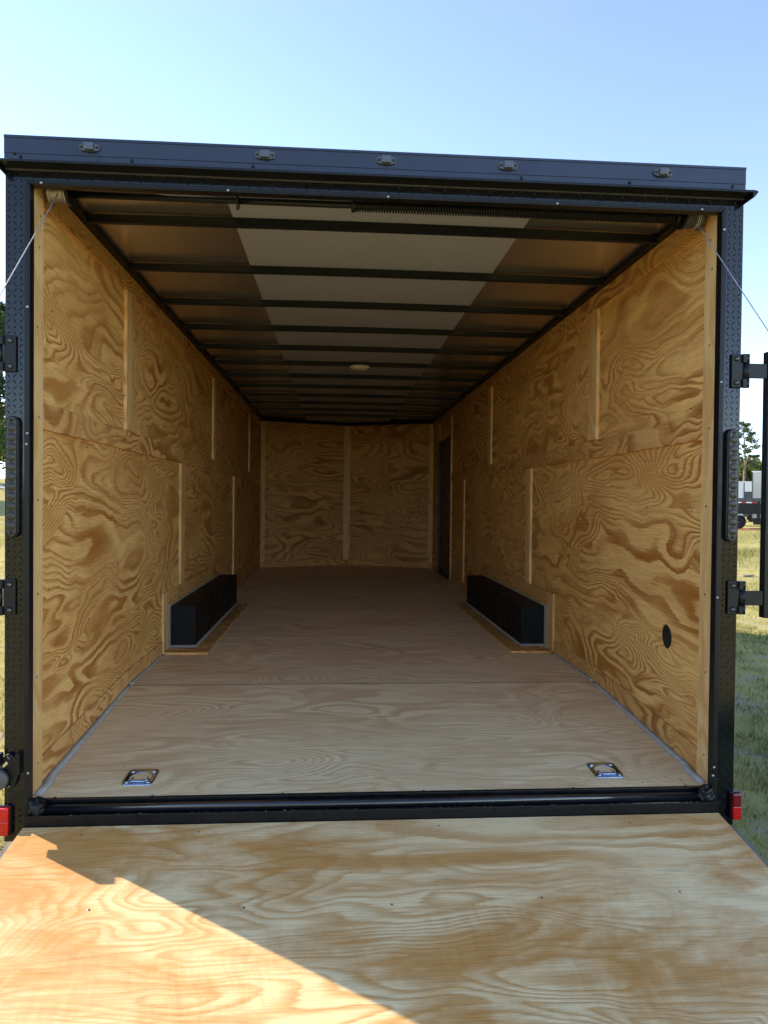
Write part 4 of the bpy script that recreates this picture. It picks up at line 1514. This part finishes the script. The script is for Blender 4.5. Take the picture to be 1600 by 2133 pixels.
# ------------------------------------------------------------------ parked trailers in the distance
def place(root, children_fn):
    children_fn(root)


def local(mbx, name, mat, parent, mw, bevel=0.0):
    """build in local axes (x along, y depth, z up), then move into the world by mw"""
    me_o = mbx.build(name, mat, None, bevel)
    w = mw @ WORLD[me_o.name]
    WORLD[me_o.name] = w
    me_o.parent = parent
    me_o.matrix_parent_inverse = WORLD[parent.name].inverted()
    me_o.matrix_basis = w
    return me_o


fx, fy = 27.0, 41.8
fz0 = float(ground_z(fx, fy)) + 0.03
flat = empty('flatbed_trailer', (fx, fy, fz0))
tag(flat, 'black flatbed trailer with red and white tape parked on red clay', 'trailer')
FM = Matrix.Translation((fx, fy, fz0)) @ Matrix.Rotation(R(-32), 4, 'Z')
deck = local(MB().box(-3.6, 6.0, -0.2, 2.2, 1.82, 1.94), 'deck', 'black', flat, FM, 0.01)
for k in range(24):
    local(MB().box(-3.55 + k * 0.4, -3.19 + k * 0.4, -0.15, 2.15, 1.942, 1.985), 'deck_plank', 'dark_trim', deck, FM)
rail = local(MB().box(-3.6, 6.0, -0.27, -0.205, 1.80, 2.02), 'side_rail', 'dark_trim', flat, FM, 0.008)
for k in range(16):
    local(MB().box(-3.55 + k * 0.6, -3.27 + k * 0.6, -0.282, -0.2705, 1.69, 1.775), 'reflective_tape', 'red_tape', rail, FM)
    local(MB().box(-3.265 + k * 0.6, -2.955 + k * 0.6, -0.282, -0.2705, 1.69, 1.775), 'reflective_tape', 'white_tape', rail, FM)
local(MB().box(-3.6, 6.0, -0.268, -0.205, 0.98, 1.7985), 'side_panel', 'black', flat, FM)
local(MB().box(-3.6, 6.0, 2.0, 2.1, 0.98, 1.81), 'side_panel', 'black', flat, FM)
for xx in (-2.2, 0.35, 2.0, 3.7):
    local(MB().box(xx, xx + 0.2, -0.38, -0.283, 0.42, 1.795), 'post', 'black', flat, FM)
for xx in (-0.7, -1.62):
    for yy in (-0.32, 2.05):
        wprof = [(0.24, -0.10), (0.37, -0.12), (0.405, -0.10), (0.42, -0.06), (0.42, 0.06), (0.405, 0.10), (0.37, 0.12), (0.24, 0.10)]
        wh = local(MB().lathe(wprof, (xx, yy, 0.42), 'y', 24), 'wheel', 'rubber', flat, FM)
        local(MB().lathe([(0.235, -0.09), (0.235, 0.09), (0.19, 0.06), (0.08, 0.075), (0.07, 0.12)], (xx, yy, 0.42), 'y', 20), 'rim', 'steel', wh, FM)
pts = [(-2.15 + 0.55 - 0.5 * math.cos(t), 0.42 + 0.5 * math.sin(t)) for t in np.linspace(0.1, math.pi / 2, 7)] + [(-0.7 + 0.5 * math.cos(t), 0.42 + 0.5 * math.sin(t)) for t in np.linspace(math.pi / 2, 0.1, 7)]
fend = pts + [(u * 1.0, v - 0.03) for u, v in reversed(pts)]
local(MB().prism(fend, 'y', -0.50, -0.22), 'fender', 'black', flat, FM)
local(MB().box(0.15, 0.75, -0.40, -0.27, 0.30, 0.72), 'tool_box', 'black', flat, FM, 0.01)
local(MB().tube([(0.75, -0.36, 0.92), (0.85, -0.38, 0.78), (1.3, -0.4, 0.70), (2.0, -0.38, 0.72)], 0.06, 8), 'strap_roll', 'white_paint', flat, FM)
local(MB().tube([(5.2, 0.3, 0.0), (5.2, 0.3, 1.3)], 0.06, 10).box(5.05, 5.35, 0.15, 0.45, 0.0, 0.03), 'landing_leg', 'black', flat, FM)
local(MB().tube([(5.2, 1.7, 0.0), (5.2, 1.7, 1.3)], 0.06, 10).box(5.05, 5.35, 1.55, 1.85, 0.0, 0.03), 'landing_leg', 'black', flat, FM)


def parked_box(label, x, y, rot, ln, wd, ht, mat, base=0.55, stripe=None):
    z = float(ground_z(x, y))
    root = empty('parked_trailer', (x, y, z))
    tag(root, label, 'trailer', 'box trailers parked behind the flatbed')
    mw = Matrix.Translation((x, y, z)) @ Matrix.Rotation(rot, 4, 'Z')
    local(MB().box(-ln / 2, ln / 2, 0, wd, base, ht - 0.04), 'body', mat, root, mw, 0.02)
    local(MB().box(-ln / 2 - .03, ln / 2 + .03, -.03, wd + .03, ht - 0.038, ht + 0.05), 'roof', 'white_paint', root, mw, 0.015)
    for xx in (-ln / 2 - 0.02, ln / 2 - 0.05):
        local(MB().box(xx, xx + 0.07, -0.025, 0.045, base - 0.01, ht - 0.042), 'corner_trim', 'dark_trim', root, mw)
    local(MB().box(-ln / 2 - .01, ln / 2 + .01, -0.02, wd + .01, base - 0.14, base - 0.012), 'lower_rail', 'dark_trim', root, mw)
    if stripe:
        local(MB().box(-ln / 2 + .08, ln / 2 - .08, -0.012, -0.001, base, base + stripe), 'rock_guard', 'steel', root, mw)
    for xx in (-0.45, 0.45):
        for yy in (0.05, wd - 0.05):
            wh = local(MB().lathe([(0.2, -0.09), (0.32, -0.1), (0.35, -0.06), (0.35, 0.06), (0.32, 0.1), (0.2, 0.09)], (xx, yy, 0.35), 'y', 20), 'wheel', 'rubber', root, mw)
            local(MB().lathe([(0.19, -0.06), (0.19, 0.06), (0.08, 0.09)], (xx, yy, 0.35), 'y', 16), 'rim', 'steel', wh, mw)


parked_box('tall cream box trailer parked behind the flatbed, nearest the swing bar', 34.7, 48.3, R(-33), 6.2, 2.4, 4.15, 'cream_panel')
parked_box('white box trailer with dark corner trim behind the left end of the flatbed', 27.94, 49.14, R(-26), 5.2, 2.3, 3.28, 'white_panel')
parked_box('far white trailer with a grey lower half seen between two nearer box trailers', 37.9, 60.3, R(-30), 7.0, 2.3, 3.7, 'white_panel', 0.6, 2.2)
